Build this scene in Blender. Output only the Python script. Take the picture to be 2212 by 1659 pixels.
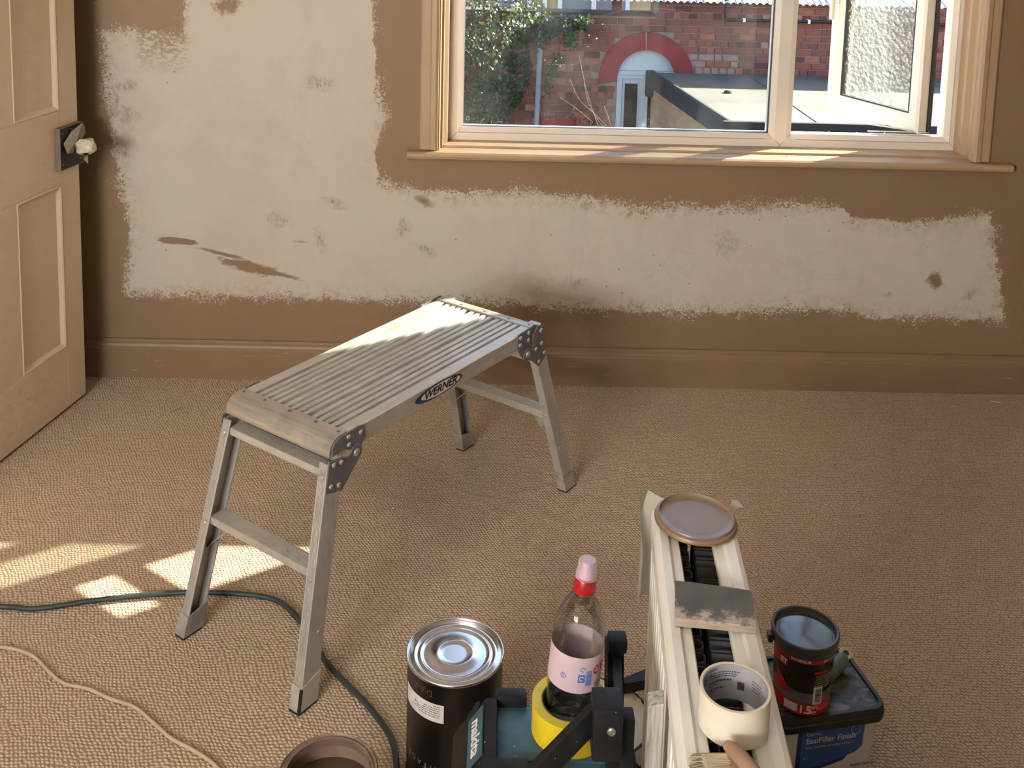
import bpy, bmesh, math, random
from mathutils import Vector, Matrix

for _o in list(bpy.data.objects):
    bpy.data.objects.remove(_o)
scene = bpy.context.scene
COL = scene.collection
random.seed(7)

# ------------------------------------------------------------------ camera
CAM_H = 1.6
pitch, roll, yaw = 0.133, 0.0253, 0.0124
_f = Vector((math.sin(yaw) * math.cos(pitch), math.cos(yaw) * math.cos(pitch), -math.sin(pitch)))
_r0 = Vector((math.cos(yaw), -math.sin(yaw), 0))
_u0 = _r0.cross(_f)
_r = math.cos(roll) * _r0 + math.sin(roll) * _u0
_u = -math.sin(roll) * _r0 + math.cos(roll) * _u0
cam_data = bpy.data.cameras.new('camera')
cam_data.sensor_fit = 'HORIZONTAL'
cam_data.sensor_width = 36.0
cam_data.lens = 2255.473 / 2212 * 36.0
cam_data.shift_x = 0.0
cam_data.shift_y = -(829.5 - 94.0) / 2212
cam_data.clip_start = 0.02
cam_data.clip_end = 500
cam = bpy.data.objects.new('camera', cam_data)
COL.objects.link(cam)
_m = Matrix((_r, _u, -_f)).transposed().to_4x4()
_m.translation = Vector((0, 0, CAM_H))
cam.matrix_world = _m
scene.camera = cam

# ------------------------------------------------------------------ light
SUN_AZ = Vector((0.8488, 0.5288))
SUN_EL = math.radians(25.3)
sun_dir = Vector((SUN_AZ.x * math.cos(SUN_EL), SUN_AZ.y * math.cos(SUN_EL), math.sin(SUN_EL)))
world = bpy.data.worlds.new('sky')
scene.world = world
world.use_nodes = True
_wn = world.node_tree
_wn.nodes.clear()
_wo = _wn.nodes.new('ShaderNodeOutputWorld')
_wb = _wn.nodes.new('ShaderNodeBackground')
_ws = _wn.nodes.new('ShaderNodeTexSky')
_ws.sky_type = 'NISHITA'
_ws.sun_disc = False
_ws.sun_elevation = SUN_EL
_ws.sun_rotation = math.atan2(SUN_AZ.x, SUN_AZ.y)
_ws.altitude = 50
_wb.inputs['Strength'].default_value = 0.75
_wn.links.new(_ws.outputs[0], _wb.inputs[0])
_wn.links.new(_wb.outputs[0], _wo.inputs[0])

sun_l = bpy.data.lights.new('sun', 'SUN')
sun_l.energy = 38.0
sun_l.angle = math.radians(0.53)
sun_l.color = (1.0, 0.93, 0.80)
sun = bpy.data.objects.new('sun', sun_l)
sun.rotation_euler = sun_dir.to_track_quat('Z', 'Y').to_euler()
sun.location = (6, 8, 6)
COL.objects.link(sun)

# daylight of the room's second window, in the rear wall to the left
win_l = bpy.data.lights.new('rear_window_daylight', 'AREA')
win_l.shape = 'RECTANGLE'
win_l.size = 1.6
win_l.size_y = 1.05
win_l.energy = 262
win_l.color = (1.0, 0.96, 0.91)
wl = bpy.data.objects.new('rear_window_daylight', win_l)
wl.location = (-1.73, -1.75, 1.72)
wl.rotation_euler = (math.radians(90), 0, math.radians(0))
COL.objects.link(wl)
# tilted up: most of it is light thrown back from sunlit ground outside, reaching the ceiling first
wl.rotation_euler = Vector((-0.46, -0.58, -0.67)).to_track_quat('Z', 'Y').to_euler()

vs = scene.view_settings
vs.view_transform = 'Standard'
vs.look = 'None'
vs.exposure = 0.0
vs.gamma = 1.0
vs.use_curve_mapping = False
cy = scene.cycles
cy.max_bounces = 6
cy.diffuse_bounces = 3
cy.glossy_bounces = 3
cy.transmission_bounces = 5
cy.transparent_max_bounces = 10
cy.caustics_reflective = False
cy.caustics_refractive = False
cy.sample_clamp_indirect = 6.0
cy.adaptive_threshold = 0.09
cy.adaptive_min_samples = 12

# ------------------------------------------------------------------ helpers
def srgb(r, g, b):
    def c(v):
        v /= 255.0
        return v / 12.92 if v <= 0.04045 else ((v + 0.055) / 1.055) ** 2.4
    return (c(r), c(g), c(b), 1.0)


class NT:
    """small node-tree writer"""
    def __init__(self, name):
        self.mat = bpy.data.materials.new(name)
        self.mat.use_nodes = True
        self.t = self.mat.node_tree
        self.t.nodes.clear()
        self.out = self.n('ShaderNodeOutputMaterial')
        self._tc = None

    def n(self, typ, **kw):
        nd = self.t.nodes.new(typ)
        for k, v in kw.items():
            setattr(nd, k, v)
        return nd

    def set(self, nd, key, v):
        s = nd.inputs[key]
        if isinstance(v, bpy.types.NodeSocket):
            self.t.links.new(v, s)
        else:
            s.default_value = v

    def m(self, op, a, b=0.0, c=None, clamp=False):
        nd = self.n('ShaderNodeMath', operation=op)
        nd.use_clamp = clamp
        self.set(nd, 0, a)
        self.set(nd, 1, b)
        if c is not None:
            self.set(nd, 2, c)
        return nd.outputs[0]

    def obj(self):
        if self._tc is None:
            self._tc = self.n('ShaderNodeTexCoord')
        return self._tc.outputs['Object']

    def sep(self, v):
        nd = self.n('ShaderNodeSeparateXYZ')
        self.set(nd, 0, v)
        return nd.outputs

    def comb(self, x, y, z):
        nd = self.n('ShaderNodeCombineXYZ')
        self.set(nd, 0, x); self.set(nd, 1, y); self.set(nd, 2, z)
        return nd.outputs[0]

    def scalevec(self, v, s):
        nd = self.n('ShaderNodeVectorMath', operation='MULTIPLY')
        self.set(nd, 0, v)
        nd.inputs[1].default_value = s
        return nd.outputs[0]

    def noise(self, vec, scale, detail=3.0, rough=0.55, dist=0.0):
        nd = self.n('ShaderNodeTexNoise')
        self.set(nd, 'Vector', vec)
        nd.inputs['Scale'].default_value = scale
        nd.inputs['Detail'].default_value = detail
        nd.inputs['Roughness'].default_value = rough
        nd.inputs['Distortion'].default_value = dist
        return nd.outputs[0]

    def vor(self, vec, scale, rand=1.0, feature='F1', out='Distance'):
        nd = self.n('ShaderNodeTexVoronoi', feature=feature)
        self.set(nd, 'Vector', vec)
        nd.inputs['Scale'].default_value = scale
        nd.inputs['Randomness'].default_value = rand
        return nd.outputs[out]

    def ramp(self, fac, stops, interp='LINEAR'):
        nd = self.n('ShaderNodeValToRGB')
        nd.color_ramp.interpolation = interp
        el = nd.color_ramp.elements
        while len(el) < len(stops):
            el.new(0.5)
        for e, (p, c) in zip(el, stops):
            e.position = p
            e.color = c if len(c) == 4 else (*c, 1.0)
        self.set(nd, 0, fac)
        return nd.outputs[0]

    def mapr(self, v, a, b, c=0.0, d=1.0, smooth=False):
        nd = self.n('ShaderNodeMapRange')
        if smooth:
            nd.interpolation_type = 'SMOOTHSTEP'
        self.set(nd, 0, v)
        for i, x in enumerate((a, b, c, d)):
            nd.inputs[1 + i].default_value = x
        return nd.outputs[0]

    def mix(self, fac, a, b, mode='MIX'):
        nd = self.n('ShaderNodeMix', data_type='RGBA', blend_type=mode)
        self.set(nd, 0, fac)
        self.set(nd, 6, a)
        self.set(nd, 7, b)
        return nd.outputs[2]

    def bump(self, h, strength=0.3, dist=0.01):
        nd = self.n('ShaderNodeBump')
        nd.inputs['Strength'].default_value = strength
        nd.inputs['Distance'].default_value = dist
        self.set(nd, 'Height', h)
        return nd.outputs[0]

    def principled(self, color, rough=0.5, metal=0.0, normal=None, **kw):
        nd = self.n('ShaderNodeBsdfPrincipled')
        self.set(nd, 'Base Color', color)
        self.set(nd, 'Roughness', rough)
        self.set(nd, 'Metallic', metal)
        if normal is not None:
            self.set(nd, 'Normal', normal)
        for k, v in kw.items():
            self.set(nd, k, v)
        return nd.outputs[0]

    def finish(self, sh):
        self.t.links.new(sh, self.out.inputs[0])
        return self.mat


_mc = {}
def mat(name, color, rough=0.5, metal=0.0, var=0.06, scale=30.0, bump=0.0, bscale=None, **kw):
    """plain painted / plastic / metal surface with faint procedural mottling"""
    if name in _mc:
        return _mc[name]
    t = NT(name)
    nz = t.noise(t.obj(), scale, 4.0)
    c0 = tuple(max(0, c * (1 - var * 2)) for c in color[:3]) + (1,)
    c1 = tuple(min(1, c * (1 + var * 2)) for c in color[:3]) + (1,)
    col = t.ramp(nz, [(0.3, c0), (0.7, c1)])
    nrm = None
    if bump:
        nrm = t.bump(t.noise(t.obj(), bscale or scale * 4, 3.0), bump, 0.002)
    r = t.mapr(nz, 0.3, 0.7, max(0.02, rough - 0.05), min(1, rough + 0.05))
    _mc[name] = t.finish(t.principled(col, r, metal, nrm, **kw))
    return _mc[name]


def link(name, me, m=None, parent=None, smooth=None):
    o = bpy.data.objects.new(name, me)
    COL.objects.link(o)
    if m is not None and not me.materials:
        me.materials.append(m)
    if parent is not None:
        o.parent = parent
    if smooth is not None:
        shade(me, smooth)
    return o


def shade(me, angle=35):
    me.polygons.foreach_set('use_smooth', [True] * len(me.polygons))
    if angle < 180:
        me.set_sharp_from_angle(angle=math.radians(angle))


def build(name, bm, m, parent=None, smooth=None):
    bmesh.ops.recalc_face_normals(bm, faces=bm.faces)
    me = bpy.data.meshes.new(name)
    bm.to_mesh(me)
    bm.free()
    return link(name, me, m, parent, smooth)


def empty(name, loc=(0, 0, 0), rz=0.0):
    o = bpy.data.objects.new(name, None)
    o.empty_display_size = 0.05
    o.location = loc
    o.rotation_euler = (0, 0, rz)
    COL.objects.link(o)
    return o


def tag(o, label, cat, group=None, kind=None):
    o['label'] = label
    o['category'] = cat
    if group:
        o['group'] = group
    if kind:
        o['kind'] = kind
    return o


def struct(o, label=None):
    o['kind'] = 'structure'
    if label:
        o['label'] = label
    return o


def box(bm, x0, x1, y0, y1, z0, z1, bev=0.0, segs=2, mtx=None):
    vs_ = [bm.verts.new((x, y, z)) for x in (x0, x1) for y in (y0, y1) for z in (z0, z1)]
    idx = [(0, 1, 3, 2), (4, 6, 7, 5), (0, 4, 5, 1), (2, 3, 7, 6), (0, 2, 6, 4), (1, 5, 7, 3)]
    fs = [bm.faces.new([vs_[i] for i in f]) for f in idx]
    if mtx is not None:
        bmesh.ops.transform(bm, matrix=mtx, verts=vs_)
    if bev > 0:
        es = list({e for f in fs for e in f.edges})
        bmesh.ops.bevel(bm, geom=es, offset=bev, segments=segs, profile=0.6, affect='EDGES')
    return bm


def nbox(*a, **k):
    return box(bmesh.new(), *a, **k)


def prism(bm, poly, t0, t1, fn, caps=True):
    """poly: list of (u,v); fn(u,v,t)->xyz"""
    a = [bm.verts.new(fn(u, v, t0)) for u, v in poly]
    b = [bm.verts.new(fn(u, v, t1)) for u, v in poly]
    n = len(poly)
    for i in range(n):
        j = (i + 1) % n
        bm.faces.new((a[i], a[j], b[j], b[i]))
    if caps:
        bm.faces.new(a[::-1])
        bm.faces.new(b)
    return bm


def lathe(bm, prof, segs=48, center=(0, 0, 0), closed=False):
    """prof: (r,z) list, revolve about z"""
    rings = []
    for r, z in prof:
        if r < 1e-6:
            rings.append([bm.verts.new((center[0], center[1], center[2] + z))])
        else:
            rings.append([bm.verts.new((center[0] + r * math.cos(2 * math.pi * k / segs),
                                        center[1] + r * math.sin(2 * math.pi * k / segs),
                                        center[2] + z)) for k in range(segs)])
    pairs = list(zip(rings, rings[1:]))
    if closed:
        pairs.append((rings[-1], rings[0]))
    for A, B in pairs:
        for k in range(segs):
            j = (k + 1) % segs
            if len(A) == 1 and len(B) == 1:
                continue
            if len(A) == 1:
                bm.faces.new((A[0], B[k], B[j]))
            elif len(B) == 1:
                bm.faces.new((A[k], A[j], B[0]))
            else:
                bm.faces.new((A[k], A[j], B[j], B[k]))
    return bm


def sweep_rect(bm, x0, x1, z0, z1, prof):
    """mitred rectangular frame; prof: closed loop of (inset, y)"""
    rings = []
    for i, y in prof:
        rings.append([bm.verts.new(p) for p in ((x0 + i, y, z0 + i), (x1 - i, y, z0 + i),
                                               (x1 - i, y, z1 - i), (x0 + i, y, z1 - i))])
    for A, B in zip(rings, rings[1:] + rings[:1]):
        for k in range(4):
            j = (k + 1) % 4
            bm.faces.new((A[k], A[j], B[j], B[k]))
    return bm


def catmull(pts, n=8):
    pts = [Vector(p) for p in pts]
    P = [2 * pts[0] - pts[1]] + pts + [2 * pts[-1] - pts[-2]]
    out = []
    for i in range(1, len(P) - 2):
        for k in range(n):
            t = k / n
            a, b, c, d = P[i - 1], P[i], P[i + 1], P[i + 2]
            out.append(0.5 * ((2 * b) + (c - a) * t + (2 * a - 5 * b + 4 * c - d) * t * t + (3 * b - a - 3 * c + d) * t ** 3))
    out.append(pts[-1])
    return out


def tube(bm, pts, rad, segs=10, cap=True):
    pts = [Vector(p) for p in pts]
    rings = []
    prev = None
    for i, p in enumerate(pts):
        d = (pts[min(i + 1, len(pts) - 1)] - pts[max(i - 1, 0)]).normalized()
        if prev is None:
            up = Vector((0, 0, 1)) if abs(d.z) < 0.9 else Vector((1, 0, 0))
            n1 = d.cross(up).normalized()
        else:
            n1 = (prev - d * prev.dot(d)).normalized()
        prev = n1
        n2 = d.cross(n1)
        r = rad(i / max(1, len(pts) - 1)) if callable(rad) else rad
        rings.append([bm.verts.new(p + r * (math.cos(2 * math.pi * k / segs) * n1 + math.sin(2 * math.pi * k / segs) * n2)) for k in range(segs)])
    for A, B in zip(rings, rings[1:]):
        for k in range(segs):
            j = (k + 1) % segs
            bm.faces.new((A[k], A[j], B[j], B[k]))
    if cap:
        bm.faces.new(rings[0][::-1])
        bm.faces.new(rings[-1])
    return bm


def disc_dome(bm, c, n, r, h, segs=12):
    """rivet head at c with outward normal n"""
    n = Vector(n).normalized()
    a = n.orthogonal().normalized()
    b = n.cross(a)
    c = Vector(c)
    prev = None
    for rr, hh in ((1.0, 0.0), (0.95, 0.45), (0.7, 0.85)):
        ring = [bm.verts.new(c + n * hh * h + rr * r * (math.cos(2 * math.pi * k / segs) * a + math.sin(2 * math.pi * k / segs) * b)) for k in range(segs)]
        if prev:
            for k in range(segs):
                j = (k + 1) % segs
                bm.faces.new((prev[k], prev[j], ring[j], ring[k]))
        else:
            bm.faces.new(ring[::-1])
        prev = ring
    t = bm.verts.new(c + n * h)
    for k in range(segs):
        bm.faces.new((prev[k], prev[(k + 1) % segs], t))
    return bm


def text_data(body, size, shear=0.0, bold=0.0, spacing=1.0, align='CENTER'):
    cu = bpy.data.curves.new('lettering', 'FONT')
    cu.body = body
    cu.size = size
    cu.shear = shear
    cu.offset = bold
    cu.space_character = spacing
    cu.align_x = align
    cu.align_y = 'CENTER'
    cu.resolution_u = 3
    o = bpy.data.objects.new('lettering', cu)
    COL.objects.link(o)
    bpy.context.view_layer.update()
    dg = bpy.context.evaluated_depsgraph_get()
    me = bpy.data.meshes.new_from_object(o.evaluated_get(dg))
    bpy.data.objects.remove(o)
    bpy.data.curves.remove(cu)
    me.materials.clear()
    return me


def text_on(name, body, size, origin, xax, yax, m, parent, sx=1.0, **kw):
    """flat print: local text x along xax, y along yax"""
    me = text_data(body, size, **kw)
    X, Y, O = Vector(xax).normalized(), Vector(yax).normalized(), Vector(origin)
    for v in me.vertices:
        v.co = O + X * v.co.x * sx + Y * v.co.y
    return link(name, me, m, parent)


def cyl_map(verts, r, zc, ang0, flip=False):
    """wrap flat (x,y) onto a cylinder about local z; ang0 = direction of x=0, text runs counter-clockwise (readable from outside)"""
    s = -1.0 if flip else 1.0
    for v in verts:
        a = ang0 + s * v.co.x / r
        rr = r if not isinstance(r, tuple) else r[0]
        v.co = Vector((rr * math.cos(a), rr * math.sin(a), zc + s * v.co.y))


def text_cyl(name, body, size, r, zc, ang0, m, parent, flip=False, **kw):
    me = text_data(body, size, **kw)
    cyl_map(me.vertices, r, zc, ang0, flip)
    return link(name, me, m, parent)


def cyl_patch(bm, r, z0, z1, a0, a1, n=16, r1=None):
    r1 = r if r1 is None else r1
    prev = None
    for k in range(n + 1):
        a = a0 + (a1 - a0) * k / n
        cur = (bm.verts.new((r * math.cos(a), r * math.sin(a), z0)), bm.verts.new((r1 * math.cos(a), r1 * math.sin(a), z1)))
        if prev:
            bm.faces.new((prev[0], cur[0], cur[1], prev[1]))
        prev = cur
    return bm


# ------------------------------------------------------------------ room materials
def wall_material():
    t = NT('brown_wall_with_filler')
    P_ = t.obj()
    x, y, z = t.sep(P_)[0:3]
    n_a = t.noise(P_, 5.0, 4.0)
    n_b = t.noise(P_, 26.0, 5.0, 0.6)
    n_c = t.noise(t.scalevec(P_, (1.0, 1.0, 1.0)), 150.0, 3.0, 0.6, 1.2)
    x1 = t.m('ADD', x, t.m('ADD', t.m('MULTIPLY', t.m('SUBTRACT', n_a, 0.5), 0.05), t.m('MULTIPLY', t.m('SUBTRACT', n_b, 0.5), 0.035)))
    z1 = t.m('ADD', z, t.m('ADD', t.m('MULTIPLY', t.m('SUBTRACT', n_b, 0.5), 0.045), t.m('MULTIPLY', t.m('SUBTRACT', n_a, 0.5), 0.03)))

    def curve(u, lo, hi, pts, vmax):
        f = t.mapr(u, lo, hi)
        st = [((a - lo) / (hi - lo), (b / vmax,) * 3) for a, b in pts]
        return t.m('MULTIPLY', t.ramp(f, st), vmax)

    top = curve(x1, -1.6, 2.0, [(-1.6, 1.17), (-1.025, 1.16), (-1.002, 1.16), (-0.995, 2.9), (-0.412, 2.9), (-0.404, 0.70), (-0.32, 0.667),
                                (-0.18, 0.656), (0.09, 0.662), (0.305, 0.642), (0.504, 0.615), (0.734, 0.628), (0.963, 0.641), (1.163, 0.636),
                                (1.18, 0.60), (1.398, 0.590), (1.52, 0.606), (1.7, 0.64)], 3.0)
    bot = curve(x1, -1.6, 2.0, [(-1.6, 0.28), (-0.871, 0.284), (-0.471, 0.277), (0.054, 0.278), (0.209, 0.262), (0.675, 0.259), (1.188, 0.275),
                                (1.25, 0.25), (1.8, 0.255)], 3.0)
    lef = curve(z1, 0.0, 3.0, [(0.0, 0.376), (0.275, 0.376), (0.529, 0.370), (0.654, 0.387), (0.885, 0.414), (1.17, 0.433), (3.0, 0.433)], 3.0)
    lef = t.m('MULTIPLY', lef, -1.0)
    lef = t.m('ADD', lef, -0.84)
    rig = curve(z1, 0.0, 3.0, [(0.0, 1.74), (0.26, 1.72), (0.47, 1.675), (0.64, 1.65), (3.0, 1.65)], 3.0)
    d = t.m('MINIMUM', t.m('SUBTRACT', top, z1), t.m('SUBTRACT', z1, bot))
    # the tall block bulges right at mid height
    bulge = t.m('MULTIPLY', t.mapr(t.m('ABSOLUTE', t.m('SUBTRACT', z1, 0.90)), 0.0, 0.16, 0.045, 0.0), 1.0)
    d2 = t.m('MINIMUM', t.m('SUBTRACT', t.m('ADD', -0.408, bulge), x1), t.m('SUBTRACT', z1, 0.68))
    d2 = t.m('MINIMUM', d2, t.m('MAXIMUM', t.m('ADD', x1, 1.0), t.m('SUBTRACT', 1.165, z1)))
    d = t.m('MAXIMUM', d, d2)
    d = t.m('MINIMUM', d, t.m('MINIMUM', t.m('SUBTRACT', x1, lef), t.m('SUBTRACT', rig, x1)))
    # dry brush fringe, in dabs along the edges
    dabs = t.noise(P_, 14.0, 2.0)
    amp = t.mapr(dabs, 0.38, 0.62, 0.03, 0.24)
    e = t.m('ADD', d, t.m('MULTIPLY', t.m('SUBTRACT', n_c, 0.5), amp))
    mask = t.mapr(e, -0.0015, 0.0025)
    # thin roller fade just inside the edge of the coat
    thin = t.mapr(d, 0.0, 0.07, 0.35, 0.0)
    mask = t.m('MULTIPLY', mask, t.m('SUBTRACT', 1.0, t.m('MULTIPLY', thin, t.mapr(t.noise(P_, 60.0, 4.0), 0.45, 0.6))))

    nn_h = t.noise(t.scalevec(P_, (22, 1, 75)), 1.0, 4.0, 0.7)
    nn_r = t.noise(P_, 45.0, 3.0, 0.65)

    def blob(cx, cz, rx, rz, ang, soft, nscale=60.0, namp=0.8):
        ca, sa = math.cos(ang), math.sin(ang)
        dx, dz = t.m('SUBTRACT', x, cx), t.m('SUBTRACT', z, cz)
        u = t.m('DIVIDE', t.m('ADD', t.m('MULTIPLY', dx, ca), t.m('MULTIPLY', dz, sa)), rx)
        v = t.m('DIVIDE', t.m('SUBTRACT', t.m('MULTIPLY', dz, ca), t.m('MULTIPLY', dx, sa)), rz)
        r2 = t.m('SQRT', t.m('ADD', t.m('MULTIPLY', u, u), t.m('MULTIPLY', v, v)))
        r2 = t.m('ADD', r2, t.m('MULTIPLY', t.m('SUBTRACT', nn_h if rx > rz * 1.8 else nn_r, 0.5), namp * 2.2))
        return t.mapr(r2, 1.0, 1.0 - soft, 0.0, 1.0)

    bare = None
    for b in [(-1.045, 0.468, 0.075, 0.013, -0.08, 0.25), (-0.80, 0.383, 0.125, 0.020, -0.22, 0.25), (-0.90, 0.428, 0.10, 0.008, -0.22, 0.5),
              (-0.72, 0.365, 0.085, 0.010, -0.26, 0.4), (-0.875, 1.252, 0.05, 0.035, 0.1, 0.5), (1.475, 0.39, 0.03, 0.04, 0.2, 0.6),
              (-0.236, 0.622, 0.04, 0.02, -0.5, 0.8)]:
        m_ = blob(*b)
        bare = m_ if bare is None else t.m('MAXIMUM', bare, m_)
    scuff = None
    for b in [(-1.20, 0.985, 0.05, 0.03, 0.2, 0.9), (-1.205, 0.885, 0.06, 0.045, 0.0, 0.95), (-1.235, 0.93, 0.012, 0.09, 0.0, 0.9), (-0.575, 1.006, 0.06, 0.03, -0.1, 0.95),
              (-0.525, 0.607, 0.05, 0.022, -0.3, 0.8), (-0.575, 0.487, 0.022, 0.045, 0.1, 0.9), (-0.305, 0.53, 0.03, 0.04, -0.4, 0.9),
              (-0.225, 0.455, 0.05, 0.02, -0.6, 0.95), (0.284, 0.352, 0.03, 0.02, 0.0, 0.8), (0.444, 0.592, 0.02, 0.01, 0.6, 0.7),
              (0.77, 0.50, 0.05, 0.06, 0.5, 0.95), (1.596, 0.343, 0.035, 0.03, 0.8, 0.9), (1.324, 0.335, 0.02, 0.015, 0.0, 0.8), (0.30, 0.618, 0.03, 0.02, 0.0, 0.9),
              (0.845, 0.615, 0.05, 0.02, 0.0, 0.9), (-0.71, 0.55, 0.05, 0.04, 0.0, 0.98), (-1.21, 0.76, 0.02, 0.07, 0.0, 0.98), (-0.64, 0.475, 0.05, 0.006, -0.05, 0.8)]:
        m_ = blob(*b, namp=1.0)
        scuff = m_ if scuff is None else t.m('MAXIMUM', scuff, m_)
    scuff = t.m('MULTIPLY', scuff, t.mapr(t.noise(t.scalevec(P_, (150, 1, 70)), 1.0, 3.0, 0.7), 0.38, 0.62, 0.12, 1.0))
    # dry-brushed corner below the bare notch
    dryb = t.m('MULTIPLY', t.m('MULTIPLY', t.mapr(t.m('ABSOLUTE', t.m('ADD', x1, 1.085)), 0.10, 0.07), t.mapr(z1, 1.02, 1.13)), t.mapr(t.noise(t.scalevec(P_, (60, 1, 130)), 1.0, 4.0, 0.7), 0.44, 0.52))
    mask = t.m('MULTIPLY', mask, t.m('SUBTRACT', 1.0, t.m('MULTIPLY', dryb, 0.75)))
    # pin-prick specks
    sp = t.vor(P_, 26.0, 1.0)
    speck = t.m('MULTIPLY', t.m('LESS_THAN', sp, 0.07), t.m('GREATER_THAN', t.noise(P_, 3.1, 2.0), 0.56))
    mask = t.m('MULTIPLY', mask, t.m('SUBTRACT', 1.0, bare))
    brown = t.mix(t.mapr(t.noise(P_, 2.2, 5.0), 0.3, 0.7), srgb(130, 105, 78), srgb(139, 113, 84))
    pale = t.ramp(t.noise(P_, 3.0, 5.0, 0.6), [(0.25, srgb(182, 170, 156)), (0.5, srgb(191, 181, 167)), (0.75, srgb(185, 182, 165))])
    pale = t.mix(t.m('MULTIPLY', t.mapr(t.noise(t.scalevec(P_, (1, 1, 0.35)), 9.0, 6.0, 0.7), 0.55, 0.75), 0.5), pale, srgb(174, 163, 152))
    pale = t.mix(t.m('MULTIPLY', scuff, 0.62), pale, srgb(112, 96, 86))
    pale = t.mix(t.m('MULTIPLY', speck, 0.7), pale, srgb(86, 72, 62))
    col = t.mix(mask, brown, pale)
    nrm = t.bump(t.noise(P_, 90.0, 2.0), 0.10, 0.0025)
    return t.finish(t.principled(col, t.mapr(mask, 0, 1, 0.62, 0.9), 0.0, nrm))


def brown_paint(name, worn=0.0, base=(137, 111, 83)):
    t = NT(name)
    P_ = t.obj()
    c = t.ramp(t.noise(P_, 3.0, 5.0), [(0.3, srgb(base[0] - 6, base[1] - 6, base[2] - 5)), (0.7, srgb(base[0] + 5, base[1] + 5, base[2] + 4))])
    if worn:
        w = t.m('MULTIPLY', t.mapr(t.noise(t.scalevec(P_, (3, 3, 26)), 3.0, 6.0, 0.7), 0.63, 0.70), worn)
        c = t.mix(w, c, srgb(196, 170, 140))
    nrm = t.bump(t.noise(t.scalevec(P_, (6, 6, 60)), 3.0, 4.0), 0.10, 0.002)
    return t.finish(t.principled(c, 0.45, 0.0, nrm))


def carpet_material():
    t = NT('loop_weave_carpet')
    P_ = t.obj()
    x, y, z = t.sep(P_)[0:3]
    # slightly wandering rows of loops, every other row shifted half a loop
    wob = t.noise(P_, 7.0, 1.0)
    xx = t.m('ADD', x, t.m('MULTIPLY', t.m('SUBTRACT', wob, 0.5), 0.03))
    yy = t.m('ADD', y, t.m('MULTIPLY', t.m('SUBTRACT', t.noise(t.comb(y, x, 3.0), 6.0, 1.0), 0.5), 0.03))
    sx, sy = 1 / 0.0085, 1 / 0.0078
    row = t.m('FLOOR', t.m('MULTIPLY', yy, sy))
    odd = t.m('MULTIPLY', t.m('MODULO', t.m('ABSOLUTE', row), 2.0), 0.5)
    u = t.m('FRACT', t.m('ADD', t.m('ADD', t.m('MULTIPLY', xx, sx), odd), 400.0))
    v = t.m('FRACT', t.m('ADD', t.m('MULTIPLY', yy, sy), 400.0))
    cell = t.n('ShaderNodeTexWhiteNoise', noise_dimensions='2D')
    t.set(cell, 0, t.comb(t.m('FLOOR', t.m('ADD', t.m('MULTIPLY', xx, sx), odd)), row, 0.0))
    du = t.m('ADD', t.m('SUBTRACT', u, 0.5), t.m('MULTIPLY', t.m('SUBTRACT', cell.outputs[0], 0.5), 0.34))
    dv = t.m('ADD', t.m('SUBTRACT', v, 0.5), t.m('MULTIPLY', t.m('SUBTRACT', t.m('FRACT', t.m('MULTIPLY', cell.outputs[0], 7.31)), 0.5), 0.30))
    # twisted loop: skewed ellipse
    r2 = t.m('ADD', t.m('MULTIPLY', t.m('ADD', du, t.m('MULTIPLY', dv, 0.35)), t.m('ADD', du, t.m('MULTIPLY', dv, 0.35))), t.m('MULTIPLY', t.m('MULTIPLY', dv, dv), 1.1))
    loop = t.m('SUBTRACT', 1.0, t.m('MULTIPLY', r2, 3.6), clamp=True)
    fibre = t.noise(P_, 420.0, 1.0, 0.7)
    patch = t.noise(P_, 2.1, 4.0, 0.6)
    c_hi = t.ramp(patch, [(0.3, srgb(203, 179, 151)), (0.55, srgb(213, 189, 160)), (0.75, srgb(205, 186, 157))])
    c_lo = srgb(158, 131, 103)
    c = t.mix(t.mapr(loop, 0.1, 0.65), c_lo, c_hi)
    c = t.mix(t.m('MULTIPLY', t.m('SUBTRACT', cell.outputs[0], 0.5), 0.22), c, srgb(235, 215, 185), 'MIX')
    c = t.mix(t.mapr(fibre, 0.35, 0.65, 0.0, 0.25), c, srgb(140, 112, 84))
    # two old faint dark marks on the pile
    def mark(cx, cy, rx, ry, ang):
        ca, sa = math.cos(ang), math.sin(ang)
        dx, dy = t.m('SUBTRACT', x, cx), t.m('SUBTRACT', y, cy)
        a = t.m('DIVIDE', t.m('ADD', t.m('MULTIPLY', dx, ca), t.m('MULTIPLY', dy, sa)), rx)
        b = t.m('DIVIDE', t.m('SUBTRACT', t.m('MULTIPLY', dy, ca), t.m('MULTIPLY', dx, sa)), ry)
        return t.mapr(t.m('SQRT', t.m('ADD', t.m('MULTIPLY', a, a), t.m('MULTIPLY', b, b))), 1.0, 0.3)
    c = t.mix(t.m('MULTIPLY', mark(-0.985, 3.105, 0.045, 0.006, 1.1), 0.45), c, srgb(92, 70, 48))
    nrm = t.bump(t.m('ADD', loop, t.m('MULTIPLY', fibre, 0.25)), 0.7, 0.0032)
    return t.finish(t.principled(c, 0.95, 0.0, nrm, **{'Specular IOR Level': 0.15, 'Sheen Weight': 0.25}))


M_WALL = wall_material()
M_TRIM = brown_paint('brown_gloss_trim', 0.0, (170, 142, 112))
M_SKIRT = brown_paint('brown_skirting_paint', 0.55)
M_CARPET = carpet_material()
M_PLAIN = mat('plain_brown_paint', srgb(160, 134, 106), 0.8, var=0.03, scale=3)
M_CEIL = mat('white_ceiling_paint', srgb(236, 232, 224), 0.9, var=0.02, scale=3)
M_UPVC = mat('white_upvc', srgb(226, 216, 204), 0.35, var=0.015, scale=8)
M_SEAL = mat('black_rubber_seal', srgb(24, 24, 26), 0.6)

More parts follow.
